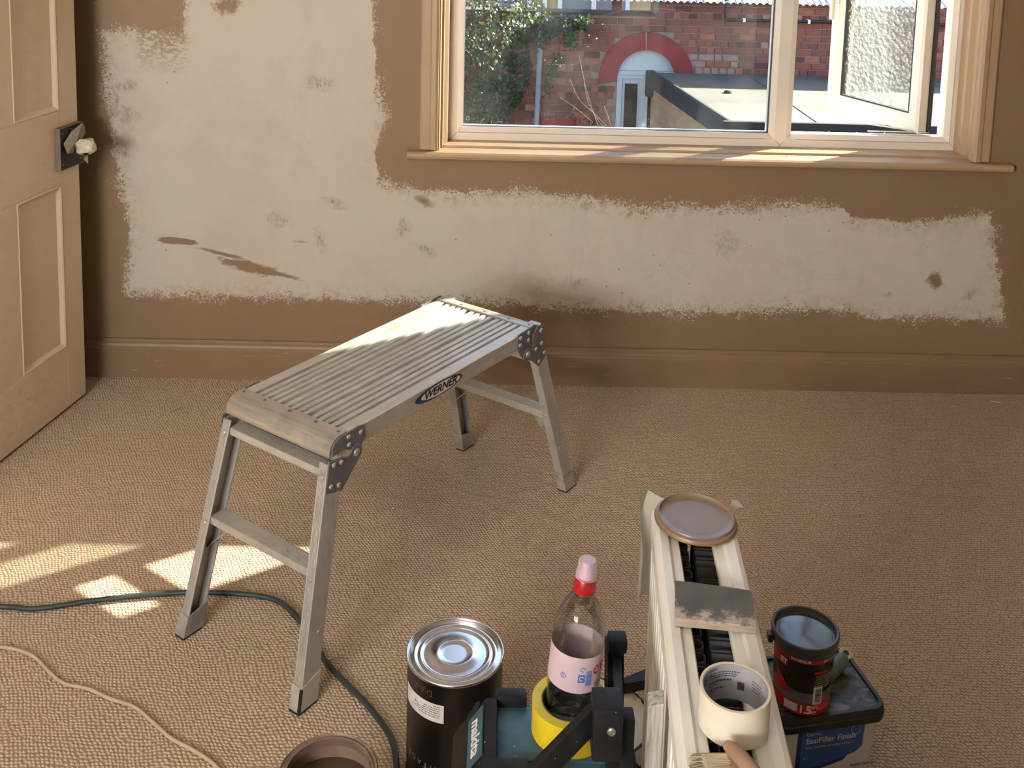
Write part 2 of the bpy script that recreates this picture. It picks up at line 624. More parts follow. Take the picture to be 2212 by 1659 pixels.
# ------------------------------------------------------------------ room shell
WY = 3.341          # inner face of the window wall
XL, XR, YR, ZC = -2.6, 2.3, -1.6, 2.5
WX0, WX1, WZ0, WZ1 = -0.195, 1.580, 0.77, 2.13

bm = nbox(XL - 0.1, XR + 0.1, YR - 0.1, WY + 0.1, -0.06, 0.0)
struct(build('floor', bm, M_CARPET), 'beige loop weave carpet')
bm = nbox(XL - 0.1, XR + 0.1, YR - 0.1, WY + 0.1, ZC, ZC + 0.06)
struct(build('ceiling', bm, M_CEIL), 'white painted ceiling')

bm = bmesh.new()
box(bm, XL - 0.1, WX0, WY, WY + 0.185, -0.06, ZC)
box(bm, WX1, XR + 0.1, WY, WY + 0.185, -0.06, ZC)
box(bm, WX0, WX1, WY, WY + 0.185, -0.06, WZ0)
box(bm, WX0, WX1, WY, WY + 0.185, WZ1, ZC)
struct(build('wall_back', bm, M_WALL), 'brown wall with pale filler patch below the window')

bm = bmesh.new()      # cupboard block at the left with its doorway, outer wall beyond
LX = -1.475
box(bm, LX - 0.10, LX, 2.45, WY, 0, ZC)
box(bm, XL, -2.26, 2.45, 2.55, 0, ZC)
box(bm, -2.26, LX - 0.10, 2.45, 2.55, 2.02, ZC)
box(bm, XL - 0.1, XL, YR - 0.1, WY, 0, ZC)
struct(build('wall_left', bm, M_PLAIN), 'plain brown side wall with doorway')
struct(build('wall_right', nbox(XR, XR + 0.1, YR - 0.1, WY, 0, ZC), M_PLAIN), 'plain brown right wall')
bm = bmesh.new()
RX0, RX1, RZ0, RZ1 = -2.54, -0.92, 0.90, 2.30
box(bm, XL, RX0, YR - 0.1, YR, 0, ZC)
box(bm, RX1, XR, YR - 0.1, YR, 0, ZC)
box(bm, RX0, RX1, YR - 0.1, YR, 0, RZ0)
box(bm, RX0, RX1, YR - 0.1, YR, RZ1, ZC)
struct(build('wall_rear', bm, M_PLAIN), 'plain brown rear wall with second window')
w2 = struct(empty('window_2', (0, 0, 0)), 'second window behind')
bm = sweep_rect(bmesh.new(), RX0, RX1, RZ0, RZ1, [(0, YR - 0.06), (0.06, YR - 0.06), (0.06, YR - 0.01), (0, YR - 0.01)])
for mx_ in (-1.73,):
    box(bm, mx_ - 0.03, mx_ + 0.03, YR - 0.055, YR - 0.015, RZ0 + 0.05, RZ1 - 0.05)
build('frame', bm, M_UPVC, w2)

# skirting board
SK = [(WY, 0.0), (WY - 0.020, 0.0), (WY - 0.020, 0.100), (WY - 0.0165, 0.104), (WY - 0.0165, 0.108), (WY - 0.014, 0.1165),
      (WY - 0.008, 0.122), (WY - 0.007, 0.130), (WY, 0.131)]
bm = prism(bmesh.new(), SK, LX, XR, lambda u, v, t: (t, u, v))
struct(build('baseboard_back', bm, M_SKIRT), 'brown moulded skirting board under the window wall')

# window lining, architraves, sill board
bm = sweep_rect(bmesh.new(), WX0, WX1, WZ0 + 0.006, WZ1,
                [(0, WY - 0.006), (0.007, WY - 0.008), (0.009, WY + 0.018), (0.016, WY + 0.022), (0.017, WY + 0.046), (0.029, WY + 0.060), (0.031, WY + 0.15), (0, WY + 0.15)])
struct(build('trim_1', bm, M_TRIM), 'brown stepped window lining')
ARC = [(0.0, 0.0), (0.0, 0.012), (0.006, 0.016), (0.030, 0.016), (0.036, 0.021), (0.050, 0.023), (0.058, 0.018), (0.060, 0.0)]
tr2 = struct(empty('trim_2', (0, 0, 0)), 'brown window architrave')
build('architrave_board', prism(bmesh.new(), ARC, 0.80, 2.19, lambda u, v, t: (-0.251 + u, WY - v, t)), M_TRIM, tr2)
build('architrave_board', prism(bmesh.new(), ARC, 0.80, 2.19, lambda u, v, t: (1.618 - u, WY - v, t)), M_TRIM, tr2)
build('architrave_board', prism(bmesh.new(), ARC, -0.25, 1.617, lambda u, v, t: (t, WY - v, 2.19 - u)), M_TRIM, tr2)
SILL = [(WY + 0.10, 0.772), (WY - 0.038, 0.772), (WY - 0.046, 0.777), (WY - 0.049, 0.785), (WY - 0.046, 0.792), (WY - 0.038, 0.797), (WY + 0.03, 0.799),
        (WY + 0.032, 0.806), (WY + 0.06, 0.808), (WY + 0.10, 0.808)]
bm = bmesh.new()
prism(bm, [(WY, 0.772), (WY - 0.038, 0.772), (WY - 0.046, 0.777), (WY - 0.049, 0.785), (WY - 0.046, 0.792), (WY - 0.038, 0.797), (WY, 0.797)], -0.289, 1.683, lambda u, v, t: (t, u, v))
prism(bm, [(WY - 0.002, 0.772), (WY - 0.002, 0.797), (WY + 0.03, 0.799), (WY + 0.032, 0.8055), (WY + 0.06, 0.8065), (WY + 0.125, 0.8065), (WY + 0.125, 0.772)], WX0 + 0.001, WX1 - 0.001, lambda u, v, t: (t, u, v))
struct(build('trim_3', bm, M_TRIM), 'brown window sill board')

# ------------------------------------------------------------------ window
def pane_material(name, obscure=False):
    t = NT(name)
    P_ = t.obj()
    x, y, z = t.sep(P_)[0:3]
    tr = t.n('ShaderNodeBsdfTransparent')
    gl = t.n('ShaderNodeBsdfGlossy')
    gl.inputs['Roughness'].default_value = 0.02
    fr = t.n('ShaderNodeFresnel')
    fr.inputs[0].default_value = 1.35
    mx = t.n('ShaderNodeMixShader')
    if not obscure:
        tr.inputs[0].default_value = (0.93, 0.95, 0.95, 1)
        t.set(mx, 0, t.m('MULTIPLY', fr.outputs[0], 0.6))
        t.t.links.new(tr.outputs[0], mx.inputs[1]); t.t.links.new(gl.outputs[0], mx.inputs[2])
        # dust and dried splashes, thicker towards the bottom bead
        dirt = t.n('ShaderNodeBsdfTranslucent')
        dirt.inputs[0].default_value = (0.95, 0.93, 0.9, 1)
        dens = t.mapr(z, 0.86, 0.98, 1.0, 0.0)
        clump = t.noise(P_, 9.0, 4.0, 0.65)
        fine = t.m('LESS_THAN', t.vor(P_, 260.0, 1.0), t.m('MULTIPLY', t.m('MULTIPLY', dens, t.mapr(clump, 0.42, 0.75)), 0.22))
        big = t.m('LESS_THAN', t.vor(P_, 34.0, 1.0), t.mapr(t.noise(P_, 5.0, 2.0), 0.45, 0.7, 0.0, 0.075))
        film = t.m('MULTIPLY', t.mapr(t.noise(P_, 4.0, 4.0), 0.4, 0.8), 0.02)
        fac = t.m('ADD', t.m('MAXIMUM', fine, big), film, clamp=True)
        m2 = t.n('ShaderNodeMixShader')
        t.set(m2, 0, t.m('MULTIPLY', fac, 0.75))
        t.t.links.new(mx.outputs[0], m2.inputs[1]); t.t.links.new(dirt.outputs[0], m2.inputs[2])
        return t.finish(m2.outputs[0])
    # pebbled privacy glass: clear-ish body, milky pebble relief
    peb = t.vor(P_, 75.0, 1.0, 'SMOOTH_F1')
    h = t.m('ADD', peb, t.m('MULTIPLY', t.noise(P_, 120.0, 2.0), 0.6))
    nrm = t.bump(h, 0.7, 0.004)
    t.set(gl, 'Normal', nrm)
    gl.inputs['Roughness'].default_value = 0.12
    tr.inputs[0].default_value = (0.9, 0.93, 0.9, 1)
    tl = t.n('ShaderNodeBsdfTranslucent')
    tl.inputs[0].default_value = (0.9, 0.9, 0.86, 1)
    t.set(tl, 'Normal', nrm)
    rf = t.n('ShaderNodeBsdfRefraction')
    rf.inputs['Roughness'].default_value = 0.15
    rf.inputs['IOR'].default_value = 1.25
    t.set(rf, 'Normal', nrm)
    a = t.n('ShaderNodeMixShader')
    t.set(a, 0, t.mapr(peb, 0.1, 0.55, 0.10, 0.02))
    t.t.links.new(rf.outputs[0], a.inputs[1]); t.t.links.new(tl.outputs[0], a.inputs[2])
    b = t.n('ShaderNodeMixShader')
    t.set(b, 0, t.mapr(h, 0.30, 0.60, 0.35, 0.97))
    t.t.links.new(a.outputs[0], b.inputs[1]); t.t.links.new(tr.outputs[0], b.inputs[2])
    t.set(mx, 0, t.m('MULTIPLY', fr.outputs[0], 0.6))
    t.t.links.new(b.outputs[0], mx.inputs[1]); t.t.links.new(gl.outputs[0], mx.inputs[2])
    return t.finish(mx.outputs[0])


M_PANE = pane_material('dusty_clear_pane')
M_OBSC = pane_material('pebbled_privacy_pane', True)
FY = 3.455            # room face of the frame
win = struct(empty('window_1', (0, 0, 0)), 'white upvc window with open right casement')
FX0, FX1, FZ0, FZ1 = -0.166, 1.567, 0.800, 2.10
# outer frame: flat then sloped glazing bead
FP = [(0.0, FY), (0.030, FY), (0.034, FY - 0.002), (0.050, FY + 0.010), (0.050, FY + 0.030), (0.046, FY + 0.070), (0.0, FY + 0.070)]
build('frame', sweep_rect(bmesh.new(), FX0, FX1, FZ0, FZ1, FP), M_UPVC, win)
MUL = [(0.0, 0.0), (0.0, -0.028), (0.016, -0.040), (0.060, -0.040), (0.076, -0.028), (0.076, 0.030), (0.0, 0.030)]
build('mullion', prism(bmesh.new(), [(0.0, 0.03), (0.0, -0.022), (0.018, -0.031), (0.058, -0.031), (0.076, -0.022), (0.076, 0.03)], FZ0 + 0.03, FZ1 - 0.03,
                       lambda u, v, t: (0.920 + u, FY + 0.029 + v, t)), M_UPVC, win)
bd = sweep_rect(bmesh.new(), -0.119, 0.923, 0.847, 2.053, [(0.0, FY + 0.012), (0.004, FY + 0.014), (0.004, FY + 0.032), (0.0, FY + 0.032)])
build('gasket', bd, M_SEAL, win)
bd = sweep_rect(bmesh.new(), -0.1195, 0.9235, 0.8465, 2.0535, [(0.0, FY + 0.009), (0.0025, FY + 0.009), (0.0025, FY + 0.0125), (0.0, FY + 0.0125)])
build('glazing_bead', bd, M_UPVC, win)
bm = nbox(-0.117, 0.921, FY + 0.020, FY + 0.024, 0.848, 2.052)
build('pane', bm, M_PANE, win)
# mitre seams and the joint line of the glazing bead
M_SEAM = mat('seam_line', srgb(120, 106, 92), 0.7)
bm = bmesh.new()
ys = FY - 0.0006
for x0_, x1_ in ((FX0 + 0.034, 0.905), (1.012, FX1 - 0.034)):
    tube(bm, [(x0_, ys - 0.0012, FZ0 + 0.033), (x1_, ys - 0.0012, FZ0 + 0.033)], 0.0006, 4)
tube(bm, [(FX0, ys, FZ0), (FX0 + 0.032, ys, FZ0 + 0.032), (FX0 + 0.049, ys + 0.011, FZ0 + 0.049)], 0.0006, 4)
tube(bm, [(FX1 - 0.049, ys + 0.011, FZ0 + 0.049), (FX1 - 0.032, ys, FZ0 + 0.032), (FX1 - 0.016, ys, FZ0 + 0.016)], 0.0006, 4)
tube(bm, [(0.919, ys + 0.006, FZ0 + 0.048), (0.958, ys - 0.0025, FZ0 + 0.012), (0.997, ys + 0.006, FZ0 + 0.048)], 0.0006, 4)
tube(bm, [(0.958, ys, FZ0 + 0.012), (0.958, ys, FZ0)], 0.0006, 4)
build('mitre_seam', bm, M_SEAM, win)
# etched ring mark in the corner of the pane
M_ETCH = mat('etched_mark', srgb(200, 205, 205), 0.6)
bm = bmesh.new()
for r_ in (0.0065, 0.0045):
    tube(bm, [(-0.101 + r_ * math.cos(a * math.pi / 10), FY + 0.0195, 0.876 + r_ * math.sin(a * math.pi / 10)) for a in range(21)], 0.0003, 4, False)
build('etched_mark', bm, M_ETCH, win)
# cobweb strands and splash streaks caught on the outside of the pane
bm = bmesh.new()
random.seed(3)
wy = FY + 0.026
for pts in [[(0.24, 1.02), (0.275, 0.95), (0.33, 0.90), (0.37, 0.86)], [(0.27, 1.10), (0.30, 0.98), (0.335, 0.88), (0.345, 0.858)],
            [(0.21, 0.955), (0.27, 0.915), (0.325, 0.87)], [(0.29, 1.01), (0.31, 0.93), (0.36, 0.855)], [(0.23, 0.88), (0.255, 0.905), (0.26, 0.93)],
            [(0.36, 0.93), (0.375, 0.895), (0.385, 0.865)], [(0.34, 1.235), (0.45, 1.262), (0.56, 1.263), (0.67, 1.245)]]:
    tube(bm, catmull([(p[0], wy, p[1]) for p in pts], 6), 0.00018, 4, False)
for k in range(9):
    cx = 0.155 + 0.0125 * k
    tube(bm, [(cx, wy, 1.066), (cx + random.uniform(0.003, 0.010), wy, 1.0662)], 0.0005 if k != 5 else 0.0012, 5)
build('cobweb', bm, mat('cobweb_silk', srgb(235, 232, 225), 0.7), win)

# open casement, hinged at the right
CW = 0.475
cas = empty('casement', (1.455, 3.487, 0.0), math.radians(180 - 68.0))
cas.parent = win
CZ0, CZ1 = 0.856, 2.05
# local x runs from hinge to free edge, +y is the room side of the leaf when it stands open
CP = [(0.0, 0.0), (0.0, 0.020), (0.012, 0.024), (0.040, 0.024), (0.044, 0.022), (0.062, 0.008), (0.062, -0.034), (0.0, -0.034)]
build('casement_frame', sweep_rect(bmesh.new(), 0.0, CW, CZ0, CZ1, CP), M_UPVC, cas)
build('gasket', sweep_rect(bmesh.new(), 0.059, CW - 0.059, CZ0 + 0.059, CZ1 - 0.059, [(0.0, 0.010), (0.006, 0.010), (0.006, -0.015), (0.0, -0.015)]), M_SEAL, cas)
build('pane', nbox(0.062, CW - 0.062, 0.000, 0.004, CZ0 + 0.062, CZ1 - 0.062), M_OBSC, cas)
build('gasket', nbox(-0.004, 0.0, -0.032, -0.014, CZ0, CZ1), M_SEAL, cas)
build('gasket', nbox(-0.002, CW + 0.002, -0.038, -0.030, CZ0 - 0.004, CZ0 + 0.004), M_SEAL, cas)
bm = bmesh.new()
box(bm, CW - 0.044, CW - 0.018, 0.022, 0.032, 1.26, 1.36, 0.004)
box(bm, CW - 0.040, CW - 0.024, 0.042, 0.058, 1.20, 1.335, 0.006)
box(bm, CW - 0.040, CW - 0.024, 0.028, 0.046, 1.310, 1.335, 0.003)
build('handle', bm, M_UPVC, cas)
# friction stay along the bottom
bm = bmesh.new()
box(bm, 1.27, 1.48, FY + 0.032, FY + 0.046, 0.857, 0.860)
box(bm, -0.10, 0.10, -0.007, 0.007, 0.0, 0.003, mtx=Matrix.Translation((1.385, FY + 0.085, 0.8605)) @ Matrix.Rotation(math.radians(140), 4, 'Z'))
build('friction_stay', bm, mat('pale_steel', srgb(205, 196, 184), 0.35, 0.6), win)

# ------------------------------------------------------------------ door
M_DOOR = NT('cream_door_paint')
_t = M_DOOR
_p = _t.obj()
_c = _t.ramp(_t.noise(_p, 2.5, 5.0), [(0.3, srgb(226, 204, 178)), (0.7, srgb(233, 212, 187))])
_chip = _t.mapr(_t.noise(_t.scalevec(_p, (1, 1, 0.6)), 16.0, 6.0, 0.75), 0.735, 0.75)
_c = _t.mix(_t.m('MULTIPLY', _chip, 0.6), _c, srgb(92, 74, 58))
M_DOOR = _t.finish(_t.principled(_c, 0.42, 0.0, _t.bump(_t.noise(_t.scalevec(_p, (8, 8, 50)), 3.0, 4.0), 0.12, 0.002)))
door = struct(empty('door_1', (-1.437, 2.44, 0.0), math.atan2(0.98364, 0.18013)), 'cream panelled door standing open against the left wall')
DW, DB, DT = 0.76, 0.008, 1.985
def dpart(n, x0, x1, z0, z1, y0=0.0, y1=0.036, bev=0.0015):
    return build(n, nbox(x0, x1, y0, y1, z0, z1, bev, 1), M_DOOR, door)
dpart('stile', 0.0, 0.095, DB, DT)
dpart('stile', DW - 0.095, DW, DB, DT)
dpart('bottom_rail', 0.095, DW - 0.095, DB, 0.205)
dpart('lock_rail', 0.095, DW - 0.095, 0.722, 0.950)
dpart('top_rail', 0.095, DW - 0.095, 1.87, DT)
dpart('muntin', 0.335, 0.450, 0.205, 0.722)
dpart('muntin', 0.335, 0.450, 0.950, 1.87)
for x0, x1 in ((0.095, 0.335), (0.450, 0.665)):
    for z0, z1 in ((0.205, 0.722), (0.950, 1.87)):
        dpart('panel', x0, x1, z0, z1, 0.010, 0.026, 0.0)
        bm = sweep_rect(bmesh.new(), x0, x1, z0, z1, [(0.0, 0.010), (0.0, 0.001), (0.004, -0.002), (0.009, 0.001), (0.012, 0.005), (0.016, 0.010)])
        build('panel_moulding', bm, M_DOOR, door)
# rim lock with knob, both half covered by masking film
M_IRON = NT('black_iron')
_t = M_IRON
_p = _t.obj()
_w = _t.mapr(_t.noise(_p, 45.0, 5.0, 0.7), 0.6, 0.7)
M_IRON = _t.finish(_t.principled(_t.mix(_w, srgb(30, 29, 31), srgb(78, 72, 66)), 0.38, 0.3))
M_FILM = NT('masking_film')
_t = M_FILM
_p = _t.obj()
_pr = _t.n('ShaderNodeBsdfPrincipled')
_pr.inputs['Base Color'].default_value = srgb(214, 203, 180)
_pr.inputs['Roughness'].default_value = 0.45
_tr = _t.n('ShaderNodeBsdfTransparent')
_mx = _t.n('ShaderNodeMixShader')
_t.set(_mx, 0, _t.mapr(_t.noise(_p, 40.0, 3.0), 0.3, 0.7, 0.70, 0.95))
_t.t.links.new(_tr.outputs[0], _mx.inputs[1]); _t.t.links.new(_pr.outputs[0], _mx.inputs[2])
M_FILM = _t.finish(_mx.outputs[0])
lock = build('lock_case', nbox(DW - 0.118, DW - 0.002, -0.016, 0.0, 0.772, 0.898, 0.003, 2), M_IRON, door)
build('lock_edge', sweep_rect(bmesh.new(), DW - 0.120, DW, 0.770, 0.900, [(0, -0.001), (0, -0.0165), (0.0015, -0.0172), (0.0025, -0.0165), (0.0025, -0.001)]), mat('worn_lock_edge', srgb(120, 108, 94), 0.6), lock)
bm = bmesh.new()
for px_, pz_ in ((0.012, 0.015), (0.104, 0.015), (0.012, 0.110), (0.06, 0.115)):
    disc_dome(bm, (DW - 0.118 + px_, -0.016, 0.772 + pz_), (0, -1, 0), 0.004, 0.002, 8)
build('screw', bm, mat('grey_screw', srgb(110, 104, 98), 0.4, 0.7), lock)
def crumple(cx, cy, cz, rx, ry, rz, seed, taper=0.0):
    rnd = random.Random(seed)
    b_ = bmesh.new()
    bmesh.ops.create_icosphere(b_, subdivisions=2, radius=1.0)
    for v in b_.verts:
        k = 1.0 + rnd.uniform(-0.22, 0.16)
        v.co = Vector((cx + v.co.x * rx * k * (1 - taper * v.co.z), cy + v.co.y * ry * k, cz + v.co.z * rz * k))
    return b_
kn = build('knob', lathe(bmesh.new(), [(0.0, 0.0), (0.017, 0.002), (0.014, 0.012), (0.010, 0.022), (0.022, 0.034), (0.026, 0.046), (0.020, 0.058), (0.0, 0.062)], 24), M_IRON, door, 40)
kn.location = (DW - 0.052, -0.016, 0.832)
kn.rotation_euler = (math.radians(90), 0, 0)
build('masking_film', crumple(DW - 0.052, -0.060, 0.834, 0.033, 0.033, 0.027, 5), M_FILM, door)
bm = bmesh.new()
pp = [(-0.108, -0.020, 0.852), (-0.100, -0.026, 0.820), (-0.070, -0.024, 0.815), (-0.045, -0.030, 0.840), (0.004, -0.022, 0.860), (0.004, -0.020, 0.885), (-0.020, -0.028, 0.900), (-0.07, -0.022, 0.882)]
vv = [bm.verts.new((DW + p[0], p[1], p[2])) for p in pp]
cc = bm.verts.new((DW - 0.062, -0.036, 0.856))
for i in range(len(vv)):
    bm.faces.new((vv[i], vv[(i + 1) % len(vv)], cc))
bmesh.ops.solidify(bm, geom=bm.faces[:], thickness=0.0015)
build('masking_film', bm, M_FILM, door)
bm = bmesh.new()
vv = [bm.verts.new(p) for p in ((DW - 0.058, -0.058, 0.812), (DW - 0.038, -0.055, 0.812), (DW - 0.036, -0.050, 0.790), (DW - 0.046, -0.060, 0.778), (DW - 0.060, -0.055, 0.795))]
bm.faces.new(vv)
bmesh.ops.solidify(bm, geom=bm.faces[:], thickness=0.001)
build('masking_film', bm, M_FILM, door)
# ------------------------------------------------------------------ aluminium work platform
def alu_material(name, base, rough=0.42, metal=0.85, streak=(2, 30, 30), paint=0.6, dirt=0.0):
    t = NT(name)
    P_ = t.obj()
    st = t.noise(t.scalevec(P_, streak), 6.0, 5.0, 0.6)
    mott = t.noise(P_, 14.0, 5.0, 0.65)
    c0 = srgb(*[int(v * 0.90) for v in base]); c1 = srgb(*[min(255, int(v * 1.05)) for v in base])
    c = t.ramp(t.m('ADD', t.m('MULTIPLY', st, 0.5), t.m('MULTIPLY', mott, 0.5)), [(0.35, c0), (0.65, c1)])
    if dirt:
        c = t.mix(t.m('MULTIPLY', t.mapr(t.noise(t.scalevec(P_, (9, 9, 9)), 1.2, 4.0), 0.5, 0.72), dirt), c, srgb(110, 92, 76))
    # flecks of dried emulsion
    fl = t.m('MULTIPLY', t.m('LESS_THAN', t.vor(P_, 70.0, 1.0), t.mapr(t.noise(P_, 8.0, 2.0), 0.52, 0.72, 0.0, 0.16)), paint)
    c = t.mix(fl, c, srgb(228, 214, 194))
    met = t.m('MULTIPLY', t.m('SUBTRACT', 1.0, fl), metal)
    r = t.mapr(st, 0.3, 0.7, rough - 0.06, rough + 0.1)
    return t.finish(t.principled(c, r, met, t.bump(st, 0.08, 0.001)))


M_ALU = alu_material('brushed_aluminium', (196, 190, 180), 0.42, 0.45, (30, 2, 30))
M_ALUV = alu_material('leg_aluminium', (192, 187, 180), 0.44, 0.45, (30, 30, 2), 0.35)
M_CAP = alu_material('worn_cap_aluminium', (186, 177, 164), 0.36, 0.55, (2, 30, 30), 0.8, 0.35)
M_STEEL = alu_material('dark_hinge_steel', (118, 118, 122), 0.45, 0.3, (12, 12, 12), 0.5)
M_RIVET = mat('rivet_alloy', srgb(186, 182, 176), 0.4, 0.6)
M_FOOT = NT('foot_boot')
_t = M_FOOT
_p = _t.obj()
_w = _t.mapr(_t.noise(_p, 11.0, 3.0, 0.6), 0.40, 0.60)
M_FOOT = _t.finish(_t.principled(_t.mix(_w, srgb(132, 129, 127), srgb(176, 166, 152)), 0.55, 0.0, _t.bump(_w, 0.3, 0.001)))
M_BLACK = mat('black_plastic', srgb(30, 30, 32), 0.42, var=0.12, scale=40)

plat = empty('work_platform', (-0.2168, 2.4039, 0.0), -0.6209)
tag(plat, 'folding aluminium work platform standing on the carpet', 'platform')
DZ = 0.5135
DY0, DY1 = -0.352, 0.325
# deck: two side rails and three ribbed planks
for s_ in (-1, 1):
    # C-section side rail; outer face x=0.1575
    poly = [(0.1575, 0.4735), (0.1575, DZ - 0.002), (0.1555, DZ), (0.1275, DZ), (0.1265, DZ - 0.010), (0.1275, DZ - 0.012), (0.1535, DZ - 0.004), (0.1535, 0.4775), (0.1380, 0.4775), (0.1380, 0.4735)]
    build('side_rail', prism(bmesh.new(), poly, DY0 - 0.03, DY1 + 0.045, lambda u, v, t: (s_ * u, t, v)), M_ALU, plat)
def plank_profile(x0, x1, ribs=4):
    w = (x1 - x0) / ribs
    top = []
    for k in range(ribs):
        a = x0 + k * w
        top += [(a + 0.0020, DZ - 0.0075), (a + 0.0038, DZ - 0.0006), (a + w - 0.0038, DZ - 0.0006), (a + w - 0.0020, DZ - 0.0075)]
    return [(x0, DZ - 0.014), (x0, DZ - 0.0075)] + top + [(x1, DZ - 0.0075), (x1, DZ - 0.014)]
for x0, x1 in ((-0.1215, -0.0445), (-0.0385, 0.0385), (0.0445, 0.1215)):
    build('deck_plank', prism(bmesh.new(), plank_profile(x0, x1), DY0 - 0.006, DY1 + 0.006, lambda u, v, t: (u, t, v)), M_ALU, plat)
build('deck_tray', nbox(-0.137, 0.137, DY0, DY1, DZ - 0.022, DZ - 0.0145), M_BLACK, plat)
# rolled end caps
def cap_poly(e):
    pts = [(0.0, DZ - 0.002), (0.0, DZ + 0.0022), (0.003, DZ + 0.003), (0.020, DZ + 0.0022), (0.030, DZ + 0.0005), (0.040, DZ - 0.0045), (0.047, DZ - 0.012), (0.0505, DZ - 0.022), (0.0515, DZ - 0.034),
           (0.0500, DZ - 0.037), (0.0475, DZ - 0.035), (0.0465, DZ - 0.022), (0.043, DZ - 0.013), (0.037, DZ - 0.0075), (0.028, DZ - 0.004)]
    return pts
for sg, y0 in ((-1, DY0), (1, DY1)):
    c_ = build('end_cap', prism(bmesh.new(), cap_poly(0), -0.157, 0.157, lambda u, v, t: (t, y0 + sg * u, v)), M_CAP, plat, 40)
    for xs in (-0.145, -0.078, 0.0, 0.078, 0.143):
        bm = disc_dome(bmesh.new(), (xs, y0 + sg * 0.011, DZ + 0.0024), (0, 0, 1), 0.0042, 0.0016, 10)
        build('screw', bm, mat('dull_screw', srgb(112, 104, 96), 0.45, 0.5), c_)

# legs: C channels, web outwards, splayed both ways
def leg_xf(sx, sy):
    """returns fn(u across from outer side inwards, v along the length from outer end inwards, z)"""
    kl = 0.234 if sy < 0 else 0.300
    yo = 0.519 if sy < 0 else 0.520
    def fn(u, v, z):
        return (sx * (0.190 - 0.0655 * z - u), sy * (yo - kl * z - v), z)
    return fn
LD, LW = 0.046, 0.024
LEGTOP = {-1: 0.468, 1: 0.440}
for sy in (-1, 1):
    for sx in (-1, 1):
        fn = leg_xf(sx, sy)
        # ridged end flange
        prof = [(0.0, 0.0012), (0.0012, 0.0)]
        for k in range(5):
            a = 0.0030 + k * 0.0036
            prof += [(a, 0.0), (a + 0.0006, 0.0012), (a + 0.0012, 0.0012), (a + 0.0018, 0.0)]
        prof += [(LW - 0.001, 0.0), (LW, 0.001), (LW, 0.003), (0.003, 0.003), (0.003, LD - 0.003), (LW, LD - 0.003), (LW, LD), (0.0, LD)]
        leg = build('leg', prism(bmesh.new(), prof, 0.004, LEGTOP[sy], fn), M_ALUV, plat)
        # boot
        g = 0.0022
        bp = [(-g, -g), (LW + g, -g), (LW + g, LD + g), (-g, LD + g)]
        bi = [(0.0006, 0.0006), (LW - 0.0006, 0.0006), (LW - 0.0006, LD - 0.0006), (0.0006, LD - 0.0006)]
        bm = bmesh.new()
        hi_out, hi_in = 0.050, 0.050
        o0 = [bm.verts.new(fn(u, v, 0.001)) for u, v in bp]
        o1 = [bm.verts.new(fn(u, v, hi_out + (0.010 if v > 0.02 else 0.0))) for u, v in bp]
        i1 = [bm.verts.new(fn(u, v, hi_out + (0.010 if v > 0.02 else 0.0))) for u, v in bi]
        i0 = [bm.verts.new(fn(u, v, 0.006)) for u, v in bi]
        for A, B in ((o0, o1), (o1, i1), (i1, i0)):
            for k in range(4):
                j = (k + 1) % 4
                bm.faces.new((A[k], A[j], B[j], B[k]))
        bm.faces.new(o0[::-1]); bm.faces.new(i0)
        build('foot_boot', bm, M_FOOT, leg)
        bm = bmesh.new()
        box(bm, -g * 1.05, LW + g * 1.05, -g * 1.05, LD + g * 1.05, 0.0005, 0.0045)
        for v in bm.verts:
            v.co = fn(v.co.x, v.co.y, v.co.z)
        for k in range(2):
            b2 = bmesh.new()
        box_b = bmesh.new()
        box(box_b, -g * 1.15, 0.0035, -g * 1.15, 0.0012, 0.0045, 0.049)
        for v in box_b.verts:
            v.co = fn(v.co.x, v.co.y, v.co.z)
        build('rubber_pad', bm, M_BLACK, leg)
        if sy < 0 and sx > 0:
            build('exposed_rubber', box_b, M_BLACK, leg)
        else:
            box_b.free()
        # rivets: tread fixing on the end face, lower rivet on the web
        nrm_e = (0, sy, 0.15)
        nrm_s = (sx, 0, 0.06)
        zt_ = 0.247
        bm = disc_dome(bmesh.new(), fn(0.012, 0.0, zt_ if sy < 0 else zt_), nrm_e, 0.0055, 0.003, 10)
        build('rivet', bm, M_RIVET, leg)
        if sy < 0:
            bm = disc_dome(bmesh.new(), fn(0.012, 0.0, 0.440), nrm_e, 0.006, 0.0035, 10)
            build('rivet', bm, M_RIVET, leg)
        else:
            bm = disc_dome(bmesh.new(), fn(0.012, LD, zt_), (0, -1, 0), 0.0045, 0.002, 10)
            build('rivet', bm, M_RIVET, leg)
        bm = disc_dome(bmesh.new(), fn(0.0, 0.030, 0.140), nrm_s, 0.0042, 0.0025, 10)
        build('rivet', bm, M_RIVET, leg)

